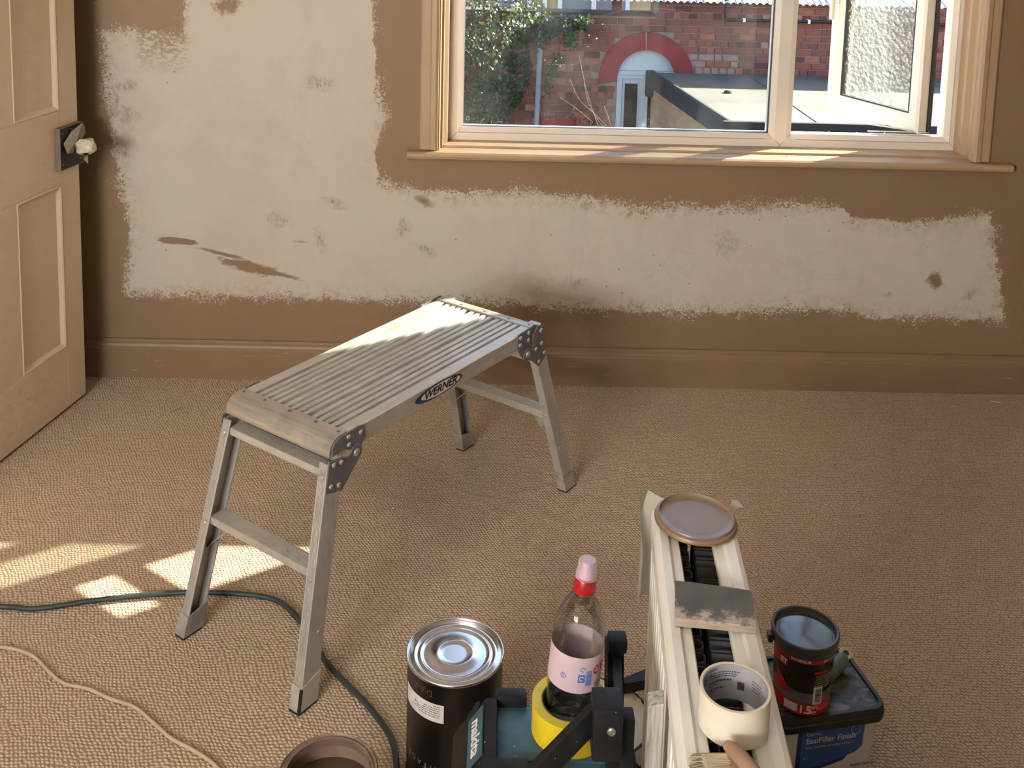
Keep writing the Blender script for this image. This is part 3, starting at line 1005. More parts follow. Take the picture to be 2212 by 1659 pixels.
# treads, upper stretchers, diagonal braces
for sy in (-1, 1):
    fn = leg_xf(1, sy)
    zt_ = 0.262 if sy < 0 else 0.252
    for z_, nm, th, hw in ((zt_, 'tread', 0.017, LW), (0.453, 'upper_stretcher', 0.016, LW)):
        if nm == 'upper_stretcher' and sy > 0:
            z_ = 0.425
        xo = 0.190 - 0.0655 * z_ - LW + 0.004
        a = fn(0, 0.003, z_); b = fn(0, LD - 0.004, z_)
        ya, yb = sorted((a[1], b[1]))
        rib = []
        n_ = 9
        for k in range(n_):
            q = ya + 0.002 + (yb - ya - 0.004) * k / n_
            w_ = (yb - ya - 0.004) / n_
            rib += [(q, z_), (q + w_ * 0.55, z_), (q + w_ * 0.6, z_ - 0.0009), (q + w_ * 0.95, z_ - 0.0009)]
        poly = [(ya, z_ - th), (ya, z_ - 0.0005)] + rib + [(yb, z_ - 0.0005), (yb, z_ - th), (yb - 0.002, z_ - th), (yb - 0.002, z_ - 0.003), (ya + 0.002, z_ - 0.003), (ya + 0.002, z_ - th)]
        build(nm, prism(bmesh.new(), poly, -xo, xo, lambda u, v, t: (t, u, v)), M_ALU, plat)
    for sx in (-1, 1):
        f2 = leg_xf(sx, sy)
        p0 = Vector(f2(LW + 0.050, LD * 0.5, zt_ - 0.014)); p1 = Vector(f2(0.004, LD * 0.5, zt_ - 0.085))
        d_ = (p1 - p0); L_ = d_.length
        ang = math.atan2(d_.z, d_.x)
        bm = nbox(-0.003, L_ + 0.003, -0.0085, 0.0085, -0.001, 0.001, mtx=Matrix.Translation(p0) @ Matrix.Rotation(-ang, 4, 'Y'))
        build('brace', bm, M_ALUV, plat)

# hinge and locking plates
def plate(nm, pts, x, th, m, parent, mirror):
    bm = prism(bmesh.new(), pts, x, x + th, lambda u, v, t: (mirror * t, u, v))
    bmesh.ops.recalc_face_normals(bm, faces=bm.faces)
    es = [e for e in bm.edges if abs(abs(e.verts[0].co.x) - (x + th)) < 1e-5 and abs(abs(e.verts[1].co.x) - (x + th)) < 1e-5]
    bmesh.ops.bevel(bm, geom=es, offset=0.0008, segments=1, affect='EDGES')
    return build(nm, bm, m, parent)
def arc(cy, cz, r, a0, a1, n=7):
    return [(cy + r * math.cos(math.radians(a0 + (a1 - a0) * k / n)), cz + r * math.sin(math.radians(a0 + (a1 - a0) * k / n))) for k in range(n + 1)]
for sx in (-1, 1):
    # near end
    up = plate('deck_bracket', [(-0.396, 0.480), (-0.398, 0.498), (-0.390, 0.508), (-0.372, 0.514), (-0.322, 0.516), (-0.305, 0.513), (-0.300, 0.488), (-0.311, 0.470), (-0.335, 0.462), (-0.345, 0.474), (-0.362, 0.482)], 0.1578, 0.0028, M_STEEL, plat, sx)
    lo = plate('leg_bracket', [(-0.409, 0.476), (-0.368, 0.468), (-0.352, 0.464)] + arc(-0.330, 0.463, 0.0175, 165, -20) + [(-0.326, 0.442), (-0.372, 0.399), (-0.378, 0.396), (-0.416, 0.410), (-0.420, 0.414)], 0.1608, 0.0028, M_STEEL, plat, sx)
    for yy, zz, rr, xo, pr in ((-0.352, 0.505, 0.0055, 0.1606, up), (-0.350, 0.487, 0.0055, 0.1606, up), (-0.315, 0.500, 0.0055, 0.1606, up),
                               (-0.330, 0.463, 0.0085, 0.1636, lo), (-0.397, 0.464, 0.0055, 0.1636, lo), (-0.376, 0.461, 0.0055, 0.1636, lo),
                               (-0.405, 0.421, 0.0055, 0.1636, lo), (-0.383, 0.415, 0.0055, 0.1636, lo)):
        build('rivet', disc_dome(bmesh.new(), (sx * xo, yy, zz), (sx, 0, 0), rr, 0.0035, 12), M_RIVET, pr)
    # far end
    up = plate('deck_bracket', [(0.262, 0.477), (0.262, 0.517), (0.300, 0.519), (0.335, 0.521), (0.350, 0.516), (0.362, 0.498), (0.345, 0.470), (0.312, 0.440), (0.288, 0.444), (0.272, 0.462)], 0.1578, 0.0028, M_STEEL, plat, sx)
    lo = plate('leg_bracket', [(0.358, 0.484), (0.377, 0.486), (0.384, 0.470), (0.389, 0.420), (0.384, 0.414), (0.357, 0.400), (0.322, 0.428)] + arc(0.304, 0.450, 0.018, 290, 100) + [(0.322, 0.464), (0.330, 0.470)], 0.1608, 0.0028, M_STEEL, plat, sx)
    la = plate('lock_tongue', [(0.332, 0.468), (0.322, 0.480), (0.322, 0.500), (0.332, 0.507), (0.341, 0.517), (0.352, 0.516), (0.364, 0.505), (0.371, 0.487)], 0.1638, 0.0030, M_STEEL, plat, sx)
    build('lock_mark', nbox(sx * 0.1668 - 0.0004, sx * 0.1668 + 0.0004, 0.331, 0.342, 0.492, 0.499), mat('red_lock_mark', srgb(196, 50, 52), 0.5), la)
    for yy, zz, rr, xo, pr in ((0.271, 0.506, 0.0055, 0.1606, up), (0.271, 0.487, 0.0055, 0.1606, up), (0.308, 0.508, 0.0055, 0.1606, up), (0.308, 0.489, 0.0055, 0.1606, up),
                               (0.304, 0.452, 0.0085, 0.1636, lo), (0.340, 0.454, 0.0055, 0.1636, lo), (0.366, 0.461, 0.0055, 0.1636, lo), (0.381, 0.431, 0.0055, 0.1636, lo), (0.356, 0.415, 0.0055, 0.1636, lo),
                               (0.357, 0.500, 0.0065, 0.1668, la)):
        build('rivet', disc_dome(bmesh.new(), (sx * xo, yy, zz), (sx, 0, 0), rr, 0.0035, 12), M_RIVET, pr)

# oval maker's badge on the right-hand rail
M_BLUE = mat('badge_blue', srgb(46, 54, 112), 0.35)
M_WHITE = mat('badge_white', srgb(214, 208, 198), 0.4)
M_INK = mat('badge_black', srgb(24, 22, 26), 0.45)
def ellipse(bm, cy, cz, ry, rz, x, n=40):
    bm.faces.new([bm.verts.new((x, cy + ry * math.cos(2 * math.pi * k / n), cz + rz * math.sin(2 * math.pi * k / n))) for k in range(n)])
    return bm
badge = build('badge', ellipse(bmesh.new(), -0.052, 0.494, 0.088, 0.0185, 0.1580), mat('badge_silver', srgb(196, 192, 188), 0.3, 0.6), plat)
build('badge_field', ellipse(bmesh.new(), -0.052, 0.494, 0.0855, 0.0165, 0.1583), M_BLUE, badge)
bm = bmesh.new()
n_ = 40
bm.faces.new([bm.verts.new((0.1586, -0.046 + 0.071 * math.cos(2 * math.pi * k / n_) + 0.0 * math.sin(2 * math.pi * k / n_), 0.494 + 0.0135 * math.sin(2 * math.pi * k / n_))) for k in range(n_)])
build('badge_oval', bm, M_WHITE, badge)
text_on('badge_lettering', 'WERNER', 0.0250, (0.1589, -0.048, 0.494), (0, 1, 0), (0, 0, 1), M_INK, badge, sx=1.18, shear=0.25, bold=0.0007)
# ------------------------------------------------------------------ radiator standing off the wall
M_RAD = mat('radiator_enamel', srgb(224, 219, 205), 0.38, var=0.03, scale=6)
M_RADD = mat('radiator_fin_grey', srgb(58, 57, 58), 0.6, var=0.15)
rad = tag(empty('radiator', (0.273, 1.629, 0.0), -0.079), 'cream double panel radiator taken off the wall, its top grille missing', 'radiator')
RL, RW, RH = 0.98, 0.137, 0.60
def flute(n, x_out, depth, length, sgn):
    """plan profile of a fluted panel, outer face at x_out"""
    pts = []
    pitch_ = 0.0333
    k = 0
    y = -0.012
    pts.append((x_out, 0.0))
    while y - pitch_ > -length:
        pts += [(x_out, y), (x_out + sgn * depth, y - 0.006), (x_out + sgn * depth, y - 0.017), (x_out, y - 0.023)]
        y -= pitch_
    pts.append((x_out, -length))
    pts += [(x_out + sgn * 0.012, -length), (x_out + sgn * 0.012, 0.0)]
    return pts
for nm, xo, sg in (('left', 0.003, 1), ('right', RW - 0.003, -1)):
    bm = prism(bmesh.new(), flute(0, xo, 0.008, RL, sg), 0.03, RH - 0.035, lambda u, v, t: (u, v, t))
    build('front_panel' if sg > 0 else 'back_panel', bm, M_RAD, rad)
# rolled top rails with a soft crease, bottom rails
def toprail(x0, x1):
    w = x1 - x0
    return [(x0, RH - 0.040), (x0, RH - 0.010), (x0 + 0.003, RH - 0.003), (x0 + 0.010, RH), (x0 + w * 0.55, RH - 0.001), (x0 + w * 0.66, RH - 0.005), (x1 - 0.002, RH - 0.006), (x1, RH - 0.010), (x1, RH - 0.020), (x1 - 0.004, RH - 0.014), (x0 + 0.012, RH - 0.012), (x0 + 0.010, RH - 0.040)]
tl_ = toprail(0.0, 0.041)
tr_ = [(RW - u, v) for u, v in toprail(0.0, 0.043)]
for pl in (tl_, tr_):
    build('top_rail', prism(bmesh.new(), pl, 0.0, -RL, lambda u, v, t: (u, t, v)), M_RAD, rad)
for x0 in (0.003, RW - 0.018):
    build('bottom_rail', nbox(x0, x0 + 0.015, -RL, 0.0, 0.0, 0.035, 0.004), M_RAD, rad)
# convector fins: folded channels welded to the inside of each panel
y = -0.02
fin_me = None
while y > -RL + 0.03:
    for x0, x1 in ((0.016, 0.056), (0.066, RW - 0.016)):
        bm = bmesh.new()
        prism(bm, [(x0, y), (x1 - 0.006, y), (x1, y - 0.004), (x1, y - 0.016), (x1 - 0.006, y - 0.020), (x0, y - 0.020), (x0, y - 0.0185), (x1 - 0.007, y - 0.0185), (x1 - 0.0015, y - 0.015), (x1 - 0.0015, y - 0.005), (x1 - 0.007, y - 0.0015), (x0, y - 0.0015)],
              0.06, RH - 0.022, lambda u, v, t: (u, v, t))
        build('convector_fin', bm, M_RADD, rad)
    y -= 0.026
build('end_plate', nbox(0.012, RW - 0.012, -0.004, 0.0, 0.03, RH - 0.10), M_RAD, rad)
build('end_plate', nbox(0.012, RW - 0.012, -RL, -RL + 0.004, 0.03, RH - 0.10), M_RAD, rad)

def sheet(name, rows, m, thick=0.0008, parent=None, smooth=50):
    """thin sheet from rows of points"""
    bm = bmesh.new()
    g = [[bm.verts.new(p) for p in r] for r in rows]
    for a, b in zip(g, g[1:]):
        for i in range(len(a) - 1):
            bm.faces.new((a[i], a[i + 1], b[i + 1], b[i]))
    bmesh.ops.solidify(bm, geom=bm.faces[:], thickness=thick)
    return build(name, bm, m, parent, smooth)
M_PAPER = mat('white_masking_paper', srgb(226, 216, 198), 0.75, var=0.03, scale=12)
pz = sheet('masking_paper', [
    [(0.2560, 1.640, 0.618), (0.2700, 1.650, 0.622), (0.300, 1.648, 0.606), (0.340, 1.645, 0.604)],
    [(0.2560, 1.636, 0.580), (0.2600, 1.650, 0.585), (0.300, 1.647, 0.580), (0.340, 1.644, 0.575)],
    [(0.2600, 1.612, 0.530), (0.2615, 1.648, 0.530), (0.300, 1.646, 0.530), (0.335, 1.643, 0.535)],
    [(0.2575, 1.605, 0.470), (0.2600, 1.647, 0.470), (0.298, 1.645, 0.480)+(), (0.330, 1.642, 0.490)],
    [(0.2570, 1.615, 0.435), (0.2590, 1.646, 0.430), (0.296, 1.644, 0.440), (0.325, 1.641, 0.450)]], M_PAPER)
tag(pz, 'torn white masking paper hanging over the far end of the radiator', 'paper')
pz2 = sheet('tape_scrap', [[(0.402, 1.628, 0.602), (0.412, 1.642, 0.612), (0.424, 1.650, 0.606)], [(0.408, 1.618, 0.601), (0.420, 1.630, 0.607), (0.432, 1.638, 0.600)]], M_PAPER)
tag(pz2, 'small crumpled scrap of tape beside the brown tin lid', 'tape scrap')

# ------------------------------------------------------------------ tin lid with wet brown paint
M_PAINT = mat('wet_brown_paint', srgb(130, 106, 88), 0.34, var=0.02, scale=10)
M_PAINTD = mat('drying_brown_paint', srgb(132, 107, 90), 0.42, var=0.06, scale=20)
M_GOLD = mat('lacquered_tin_gold', srgb(166, 140, 92), 0.35, 0.7)
lid = tag(empty('tin_lid', (0.3405, 1.590, 0.6045)), 'round tin lid full of wet brown paint on the radiator', 'lid')
lid.rotation_euler = (math.radians(1.5), math.radians(2.0), 0)
build('rim', lathe(bmesh.new(), [(0.0, -0.004), (0.056, -0.004), (0.058, 0.000), (0.062, 0.001), (0.0655, 0.001), (0.0668, 0.004), (0.0655, 0.007), (0.062, 0.0085), (0.0625, 0.010), (0.0615, 0.0120), (0.0600, 0.0120), (0.0592, 0.009), (0.059, 0.004), (0.0, 0.004)], 64), M_PAINTD, lid, 40)
build('rim_edge', lathe(bmesh.new(), [(0.0645, 0.0005), (0.0672, 0.0005), (0.0678, 0.0025), (0.0668, 0.0035)], 64), M_GOLD, lid, 60)
build('paint_pool', lathe(bmesh.new(), [(0.0, 0.0062), (0.045, 0.0062), (0.0570, 0.0066), (0.0596, 0.0085)], 64), M_PAINT, lid, 60)

# ------------------------------------------------------------------ dark sanding slab
t = NT('worn_slate')
P_ = t.obj()
xx, yy, zz = t.sep(P_)[0:3]
worn = t.mapr(t.m('ADD', t.m('ADD', t.m('MULTIPLY', yy, -11.0), t.m('MULTIPLY', xx, -4.0)), t.m('MULTIPLY', t.noise(P_, 30.0, 6.0, 0.75), 1.9)), 1.25, 1.45)
c = t.mix(worn, t.ramp(t.noise(P_, 18.0, 5.0), [(0.3, srgb(78, 75, 72)), (0.7, srgb(98, 93, 88))]), srgb(176, 160, 148))
edge = t.m('LESS_THAN', zz, 0.0095)
c = t.mix(edge, c, t.ramp(t.noise(t.scalevec(P_, (4, 4, 40)), 6.0, 4.0), [(0.3, srgb(150, 132, 112)), (0.7, srgb(176, 160, 140))]))
M_SLATE = t.finish(t.principled(c, 0.7, 0.0, t.bump(t.noise(P_, 60.0, 4.0), 0.3, 0.002)))
bm = bmesh.new()
rnd = random.Random(11)
q = [(-0.0555, 0.0470), (0.0535, 0.0270), (0.0430, -0.0500), (-0.0680, -0.0370)]
top = []
for i in range(4):
    a, b = Vector(q[i]), Vector(q[(i + 1) % 4])
    for k in range(6):
        p = a.lerp(b, k / 6)
        top.append(p + Vector((rnd.uniform(-0.0009, 0.0009), rnd.uniform(-0.0009, 0.0009))) * (0 if k == 0 else 1))
prism(bm, [tuple(p) for p in top], 0.0, 0.012, lambda u, v, t_: (u, v, t_))
es = [e for e in bm.edges if abs(e.verts[0].co.z - 0.012) < 1e-5 and abs(e.verts[1].co.z - 0.012) < 1e-5]
bmesh.ops.bevel(bm, geom=es, offset=0.0011, segments=2, affect='EDGES')
slab = build('stone_slab', bm, M_SLATE)
slab.location = (0.3345, 1.3795, 0.6005)
tag(slab, 'dark grey slab with worn pale edge lying across the radiator', 'slab')

# ------------------------------------------------------------------ masking tape roll
M_TAPE = mat('cream_masking_tape', srgb(214, 204, 184), 0.6, var=0.03, scale=40)
t = NT('tape_side')
P_ = t.obj()
x_, y_, z_ = t.sep(P_)[0:3]
rr = t.m('SQRT', t.m('ADD', t.m('MULTIPLY', x_, x_), t.m('MULTIPLY', y_, y_)))
M_TSIDE = t.finish(t.principled(t.ramp(t.m('FRACT', t.m('MULTIPLY', rr, 1500.0)), [(0.2, srgb(206, 190, 164)), (0.8, srgb(218, 203, 178))]), 0.7))
M_CORE = mat('grey_printed_card', srgb(148, 146, 148), 0.65, var=0.03, scale=30)
M_PRINT = mat('dark_print', srgb(52, 52, 62), 0.7)
mt = tag(empty('masking_tape_roll', (0.3100, 1.1690, 0.6005), 0.0), 'cream masking tape roll with printed card core on the radiator', 'tape roll')
mt.rotation_euler = (0, 0, 0)
TR, TI, TH = 0.0432, 0.0400, 0.049
build('tape', lathe(bmesh.new(), [(TI, 0.0), (TR, 0.0), (TR, TH), (TI, TH)], 64, closed=True), M_TAPE, mt, 40)
build('tape_face', lathe(bmesh.new(), [(TI, TH + 0.0002), (TR - 0.0004, TH + 0.0002)], 64), M_TSIDE, mt)
core = build('core', lathe(bmesh.new(), [(TI - 0.0012, 0.001), (TI - 0.0001, 0.001), (TI - 0.0001, TH - 0.0004), (TI - 0.0012, TH - 0.0004)], 64, closed=True), M_CORE, mt, 40)
# print on the inside of the core (readable from inside, so it runs clockwise)
def inner_line(a0, a1, z0, h, seed, words=6):
    rnd_ = random.Random(seed)
    bm_ = bmesh.new()
    a = a0
    while a > a1:
        w = rnd_.uniform(0.03, 0.11)
        cyl_patch(bm_, TI - 0.0015, z0, z0 + h, a, max(a1, a - w), 4)
        a -= w + 0.025
    return bm_
for k, (a0, a1, z0, h) in enumerate([(2.30, 1.95, 0.0435, 0.0022), (2.30, 1.20, 0.0385, 0.0014), (2.28, 1.25, 0.0355, 0.0012), (2.28, 1.30, 0.0328, 0.0012), (2.30, 1.45, 0.0265, 0.0024), (2.30, 1.95, 0.0230, 0.0012), (2.30, 1.70, 0.0165, 0.0022), (2.30, 1.95, 0.0135, 0.0012),
                                     (2.75, 2.45, 0.0400, 0.0022), (2.75, 2.42, 0.0360, 0.0022), (2.75, 2.48, 0.0320, 0.0022), (0.75, 0.35, 0.0350, 0.0012), (0.75, 0.35, 0.0310, 0.0012), (0.75, 0.40, 0.0270, 0.0012), (0.75, 0.45, 0.0230, 0.0012)]):
    build('print_line', inner_line(a0, a1, z0, h, k), M_PRINT, core)
build('print_block', cyl_patch(bmesh.new(), TI - 0.0015, 0.016, 0.027, 1.25, 1.02, 4), M_PRINT, core)

# ------------------------------------------------------------------ paint brush at the near end
M_BRIS = NT('bristle')
_t = M_BRIS
_p = _t.obj()
M_BRIS = _t.finish(_t.principled(_t.ramp(_t.noise(_t.scalevec(_p, (6, 90, 90)), 4.0, 4.0), [(0.3, srgb(150, 132, 108)), (0.7, srgb(206, 188, 160))]), 0.7))
M_WOODH = mat('varnished_wood', srgb(150, 118, 96), 0.4, var=0.08, scale=25)
br = tag(empty('paint_brush', (0.262, 1.0790, 0.602), 0.02), 'paint brush with pale bristles and wooden handle beside the masking tape roll', 'brush')
rnd = random.Random(5)
bm = bmesh.new()
for i in range(240):
    yb = rnd.uniform(-0.024, 0.024); zb = 0.011 + rnd.uniform(-0.009, 0.009) * (1 - (yb / 0.03) ** 2)
    L_ = 0.045 * (1 - 0.18 * abs(yb / 0.024)) + rnd.uniform(-0.004, 0.003)
    tube(bm, [(0.028, yb, zb), (0.010, yb * 1.08, zb), (0.028 - L_ * 0.85, yb * 1.12 + rnd.uniform(-0.001, 0.001), zb * 0.9 + rnd.uniform(-0.001, 0.001)), (0.022 - L_, yb * 1.15 + rnd.uniform(-0.003, 0.003), zb * 0.8)], 0.0006, 3, False)
o = build('bristles', bm, M_BRIS, br)
o['kind'] = 'stuff'
build('bristle_core', nbox(-0.006, 0.028, -0.022, 0.022, 0.003, 0.019, 0.004), M_BRIS, br)
build('ferrule', nbox(0.026, 0.036, -0.0255, 0.0255, 0.0, 0.022, 0.003), mat('brass_ferrule', srgb(176, 150, 110), 0.35, 0.7), br)
bm = tube(bmesh.new(), catmull([(0.0275, 0.031, 0.019), (0.033, 0.020, 0.021), (0.044, -0.004, 0.021), (0.058, -0.034, 0.019), (0.074, -0.072, 0.016)], 6), lambda s: 0.005 + 0.0055 * min(1.0, s * 2.0 + 0.2), 16)
build('handle', bm, M_WOODH, br, 50)

# ------------------------------------------------------------------ upside-down black paint tin
M_TINBODY = mat('black_satin_tin', srgb(20, 18, 18), 0.32, var=0.1, scale=20)
M_TINPLATE = mat('bright_tinplate', srgb(214, 214, 216), 0.22, 1.0, var=0.02, scale=15)
TNR, TNH = 0.0890, 0.238
tin = tag(empty('paint_tin', (-0.0545, 1.7530, 0.0)), 'tall black paint tin standing upside down, silver ringed base upwards', 'paint tin')
build('body', lathe(bmesh.new(), [(0.0, 0.001), (TNR - 0.002, 0.001), (TNR, 0.003), (TNR - 0.0015, 0.008), (TNR - 0.0020, 0.012), (TNR - 0.0020, TNH - 0.006), (TNR - 0.001, TNH - 0.003)], 72), M_TINBODY, tin, 40)
build('ringed_base', lathe(bmesh.new(), [(TNR - 0.001, TNH - 0.004), (TNR + 0.0006, TNH - 0.003), (TNR + 0.0010, TNH), (TNR, TNH + 0.002), (TNR - 0.002, TNH + 0.002), (TNR - 0.003, TNH), (TNR - 0.0035, TNH - 0.005),
      (TNR - 0.010, TNH - 0.0055), (TNR - 0.0125, TNH - 0.0030), (TNR - 0.0165, TNH - 0.0030), (TNR - 0.019, TNH - 0.0055), (TNR - 0.0215, TNH - 0.0055), (TNR - 0.0235, TNH - 0.0030), (TNR - 0.027, TNH - 0.0030), (TNR - 0.029, TNH - 0.0052), (TNR - 0.033, TNH - 0.0050),
      (TNR - 0.036, TNH - 0.0046), (0.0350, TNH - 0.0046), (0.0325, TNH - 0.0028), (0.0300, TNH - 0.0046), (0.020, TNH - 0.0046), (0.0, TNH - 0.0046)], 96), M_TINPLATE, tin, 75)
seam = build('side_seam', cyl_patch(bmesh.new(), TNR - 0.0012, 0.010, TNH - 0.006, math.radians(-3), math.radians(-6), 3), mat('copper_seam', srgb(92, 66, 54), 0.35, 0.6), tin)
M_STICK = mat('white_sticker', srgb(206, 200, 192), 0.55, var=0.03)
st = build('sticker', cyl_patch(bmesh.new(), TNR - 0.0016, 0.163, 0.198, math.radians(-163), math.radians(-100), 20), M_STICK, tin)
def out_lines(parent, r, specs, m, seed=1, nm='print_line'):
    rnd_ = random.Random(seed)
    for a0, a1, z0, h in specs:
        bm_ = bmesh.new()
        a = math.radians(a0)
        e = math.radians(a1)
        while a < e:
            w = rnd_.uniform(0.035, 0.10)
            cyl_patch(bm_, r, z0, z0 + h, a, min(e, a + w), 3)
            a += w + 0.02
        build(nm, bm_, m, parent)
out_lines(st, TNR - 0.0013, [(-158, -148, 0.1915, 0.0010), (-142, -136, 0.1835, 0.0022), (-113, -105, 0.1930, 0.0012), (-126, -105, 0.1888, 0.0012), (-128, -105, 0.1846, 0.0012), (-138, -105, 0.1804, 0.0012), (-146, -105, 0.1762, 0.0012), (-134, -105, 0.1720, 0.0012)], M_PRINT)
M_GILT = mat('dull_gilt_print', srgb(92, 66, 44), 0.4)
text_cyl('lettering', 'Dulux', 0.017, TNR - 0.0016, 0.2155, math.radians(-128), M_GILT, tin, flip=True)
M_LET = mat('pale_lettering', srgb(196, 190, 182), 0.5)
text_cyl('lettering', 'HERITAGE', 0.0145, TNR - 0.0016, 0.071, math.radians(-120), M_LET, tin, flip=True, spacing=1.75)

# ------------------------------------------------------------------ open tin of brown paint
pot = tag(empty('open_paint_tin', (-0.2475, 1.5150, 0.0)), 'open tin of brown paint at the bottom edge beside the black tin', 'paint tin')
PR, PH = 0.0800, 0.205
build('body', lathe(bmesh.new(), [(0.0, 0.001), (PR - 0.002, 0.001), (PR, 0.004), (PR - 0.002, 0.008), (PR - 0.002, PH - 0.006), (PR, PH - 0.004), (PR, PH), (PR - 0.002, PH + 0.0015)], 64), M_TINBODY, pot, 40)
build('rim', lathe(bmesh.new(), [(PR - 0.002, PH + 0.0015), (PR - 0.004, PH - 0.001), (PR - 0.007, PH - 0.0015), (PR - 0.009, PH + 0.0010), (PR - 0.011, PH), (PR - 0.012, PH - 0.012)], 64), mat('paint_smeared_rim', srgb(128, 106, 90), 0.25, 0.25, var=0.15, scale=14), pot, 50)
build('inner_wall', lathe(bmesh.new(), [(PR - 0.012, PH - 0.010), (PR - 0.0045, PH - 0.016), (PR - 0.0045, 0.14)], 64), M_PAINTD, pot, 50)
build('paint_pool', lathe(bmesh.new(), [(PR - 0.004, 0.165), (0.04, 0.164), (0.0, 0.164)], 64), mat('shaded_brown_paint', srgb(80, 58, 46), 0.12, var=0.02, scale=8), pot, 60)  # same brown paint, its colour darkened for the shade down inside the tin

# ------------------------------------------------------------------ teal and black site tool case / radio
M_TEAL = mat('dusty_teal_plastic', srgb(54, 84, 96), 0.45, var=0.10, scale=25)
t = NT('teal_with_paint_specks')
P_ = t.obj()
sp = t.m('LESS_THAN', t.vor(P_, 130.0, 1.0), t.mapr(t.noise(P_, 20.0, 2.0), 0.45, 0.75, 0.0, 0.16))
c = t.mix(sp, t.ramp(t.noise(P_, 25.0, 4.0), [(0.3, srgb(46, 74, 88)), (0.7, srgb(62, 92, 106))]), srgb(225, 228, 228))
M_TEALS = t.finish(t.principled(c, 0.42))
t = NT('black_with_paint_specks')
P_ = t.obj()
sp = t.m('LESS_THAN', t.vor(P_, 90.0, 1.0), t.mapr(t.noise(P_, 16.0, 2.0), 0.45, 0.75, 0.0, 0.15))
c = t.mix(sp, t.ramp(t.noise(P_, 40.0, 4.0), [(0.3, srgb(15, 15, 17)), (0.7, srgb(29, 28, 30))]), srgb(200, 198, 194))
M_BLKS = t.finish(t.principled(c, 0.55, 0.0, None, **{'Specular IOR Level': 0.3}))
rd = tag(empty('site_radio', (0.09, 1.380, 0.0), 0.0), 'teal and black job site radio with folded carrying handle', 'radio')
def rp(n, m, *a, **k):
    return build(n, nbox(*a, **k), m, rd, 40)
rp('body', M_TEAL, -0.085, 0.115, -0.088, 0.072, 0.020, 0.388, bev=0.012, segs=3)
tp = rp('top_panel', M_TEALS, -0.070, 0.105, -0.042, 0.052, 0.380, 0.3912, bev=0.004)
# black corner guards above and below the top panel
for y0, y1 in ((0.060, 0.084), (-0.078, -0.048)):
    rp('corner_guard', M_BLKS, -0.072, -0.024, y0, y1, 0.330, 0.404, bev=0.006)
rp('corner_guard', M_BLKS, 0.085, 0.128, -0.092, -0.020, 0.300, 0.408, bev=0.008)
rp('corner_guard', M_BLKS, 0.085, 0.122, 0.030, 0.080, 0.30, 0.392, bev=0.008)
# left end: black end frame with recess, sloping name strip
bm = prism(bmesh.new(), [(-0.135, 0.02), (-0.135, 0.335), (-0.128, 0.352), (-0.112, 0.368), (-0.086, 0.400), (-0.070, 0.402), (-0.070, 0.02)], -0.090, 0.074, lambda u, v, t_: (u, t_, v))
bmesh.ops.bevel(bm, geom=[e for e in bm.edges if abs(e.verts[0].co.y - e.verts[1].co.y) < 1e-6 and e.calc_length() < 0.2], offset=0.010, segments=3, affect='EDGES')
build('end_guard', bm, M_BLKS, rd, 40)
# name strip lies on the slope from (-0.112,0.368) to (-0.086,0.400)
sl = Vector((0.026, 0.0, 0.032)).normalized()
nn = Vector((-0.032, 0.0, 0.026)).normalized()
mid = Vector((-0.0995, -0.005, 0.3840))
bm = bmesh.new()
cs = []
for a, b in ((-0.0165, -0.036), (0.0165, -0.034), (0.0165, 0.058), (-0.0165, 0.054)):
    cs.append(mid + sl * a + Vector((0, 1, 0)) * b)
lo_ = [bm.verts.new(p + nn * 0.0005) for p in cs]
hi_ = [bm.verts.new(p + nn * 0.0030) for p in cs]
bm.faces.new(hi_)
bm.faces.new(lo_[::-1])
for k in range(4):
    bm.faces.new((lo_[k], lo_[(k + 1) % 4], hi_[(k + 1) % 4], hi_[k]))
ns = build('name_strip', bm, M_TEAL, rd)
text_on('lettering', 'makita', 0.0262, mid + nn * 0.0034 + sl * 0.001 + Vector((0, 0.010, 0)), (0, -1, 0), tuple(sl), mat('off_white_print', srgb(212, 214, 212), 0.5), ns, sx=0.98, shear=0.18, bold=0.0009)
# flat near-black discs either side of the strip, painted as shaded hollows
for yv in (0.064, -0.062):
    bm = lathe(bmesh.new(), [(0.0, 0.0), (0.0085, 0.0), (0.0085, 0.0012), (0.0, 0.0012)], 20)
    o = build('recess_disc', bm, mat('recess_shade_black', srgb(10, 10, 11), 0.7), rd)
    o.location = mid + Vector((0, yv - mid.y, 0)) + nn * 0.0012
    o.rotation_euler = nn.to_track_quat('Z', 'Y').to_euler()
rp('foot', M_BLKS, -0.120, 0.115, -0.085, -0.060, 0.0, 0.024, bev=0.004)
rp('foot', M_BLKS, -0.120, 0.115, 0.045, 0.070, 0.0, 0.024, bev=0.004)
bm = lathe(bmesh.new(), [(0.0, 0.0), (0.060, 0.0), (0.062, 0.004), (0.060, 0.010), (0.050, 0.013), (0.0, 0.016)], 48)
o = build('speaker', bm, mat('dark_blue_dome', srgb(26, 44, 60), 0.35), rd, 50)
o.location = (0.055, -0.086, 0.315)
o.rotation_euler = (math.radians(90), 0, 0)
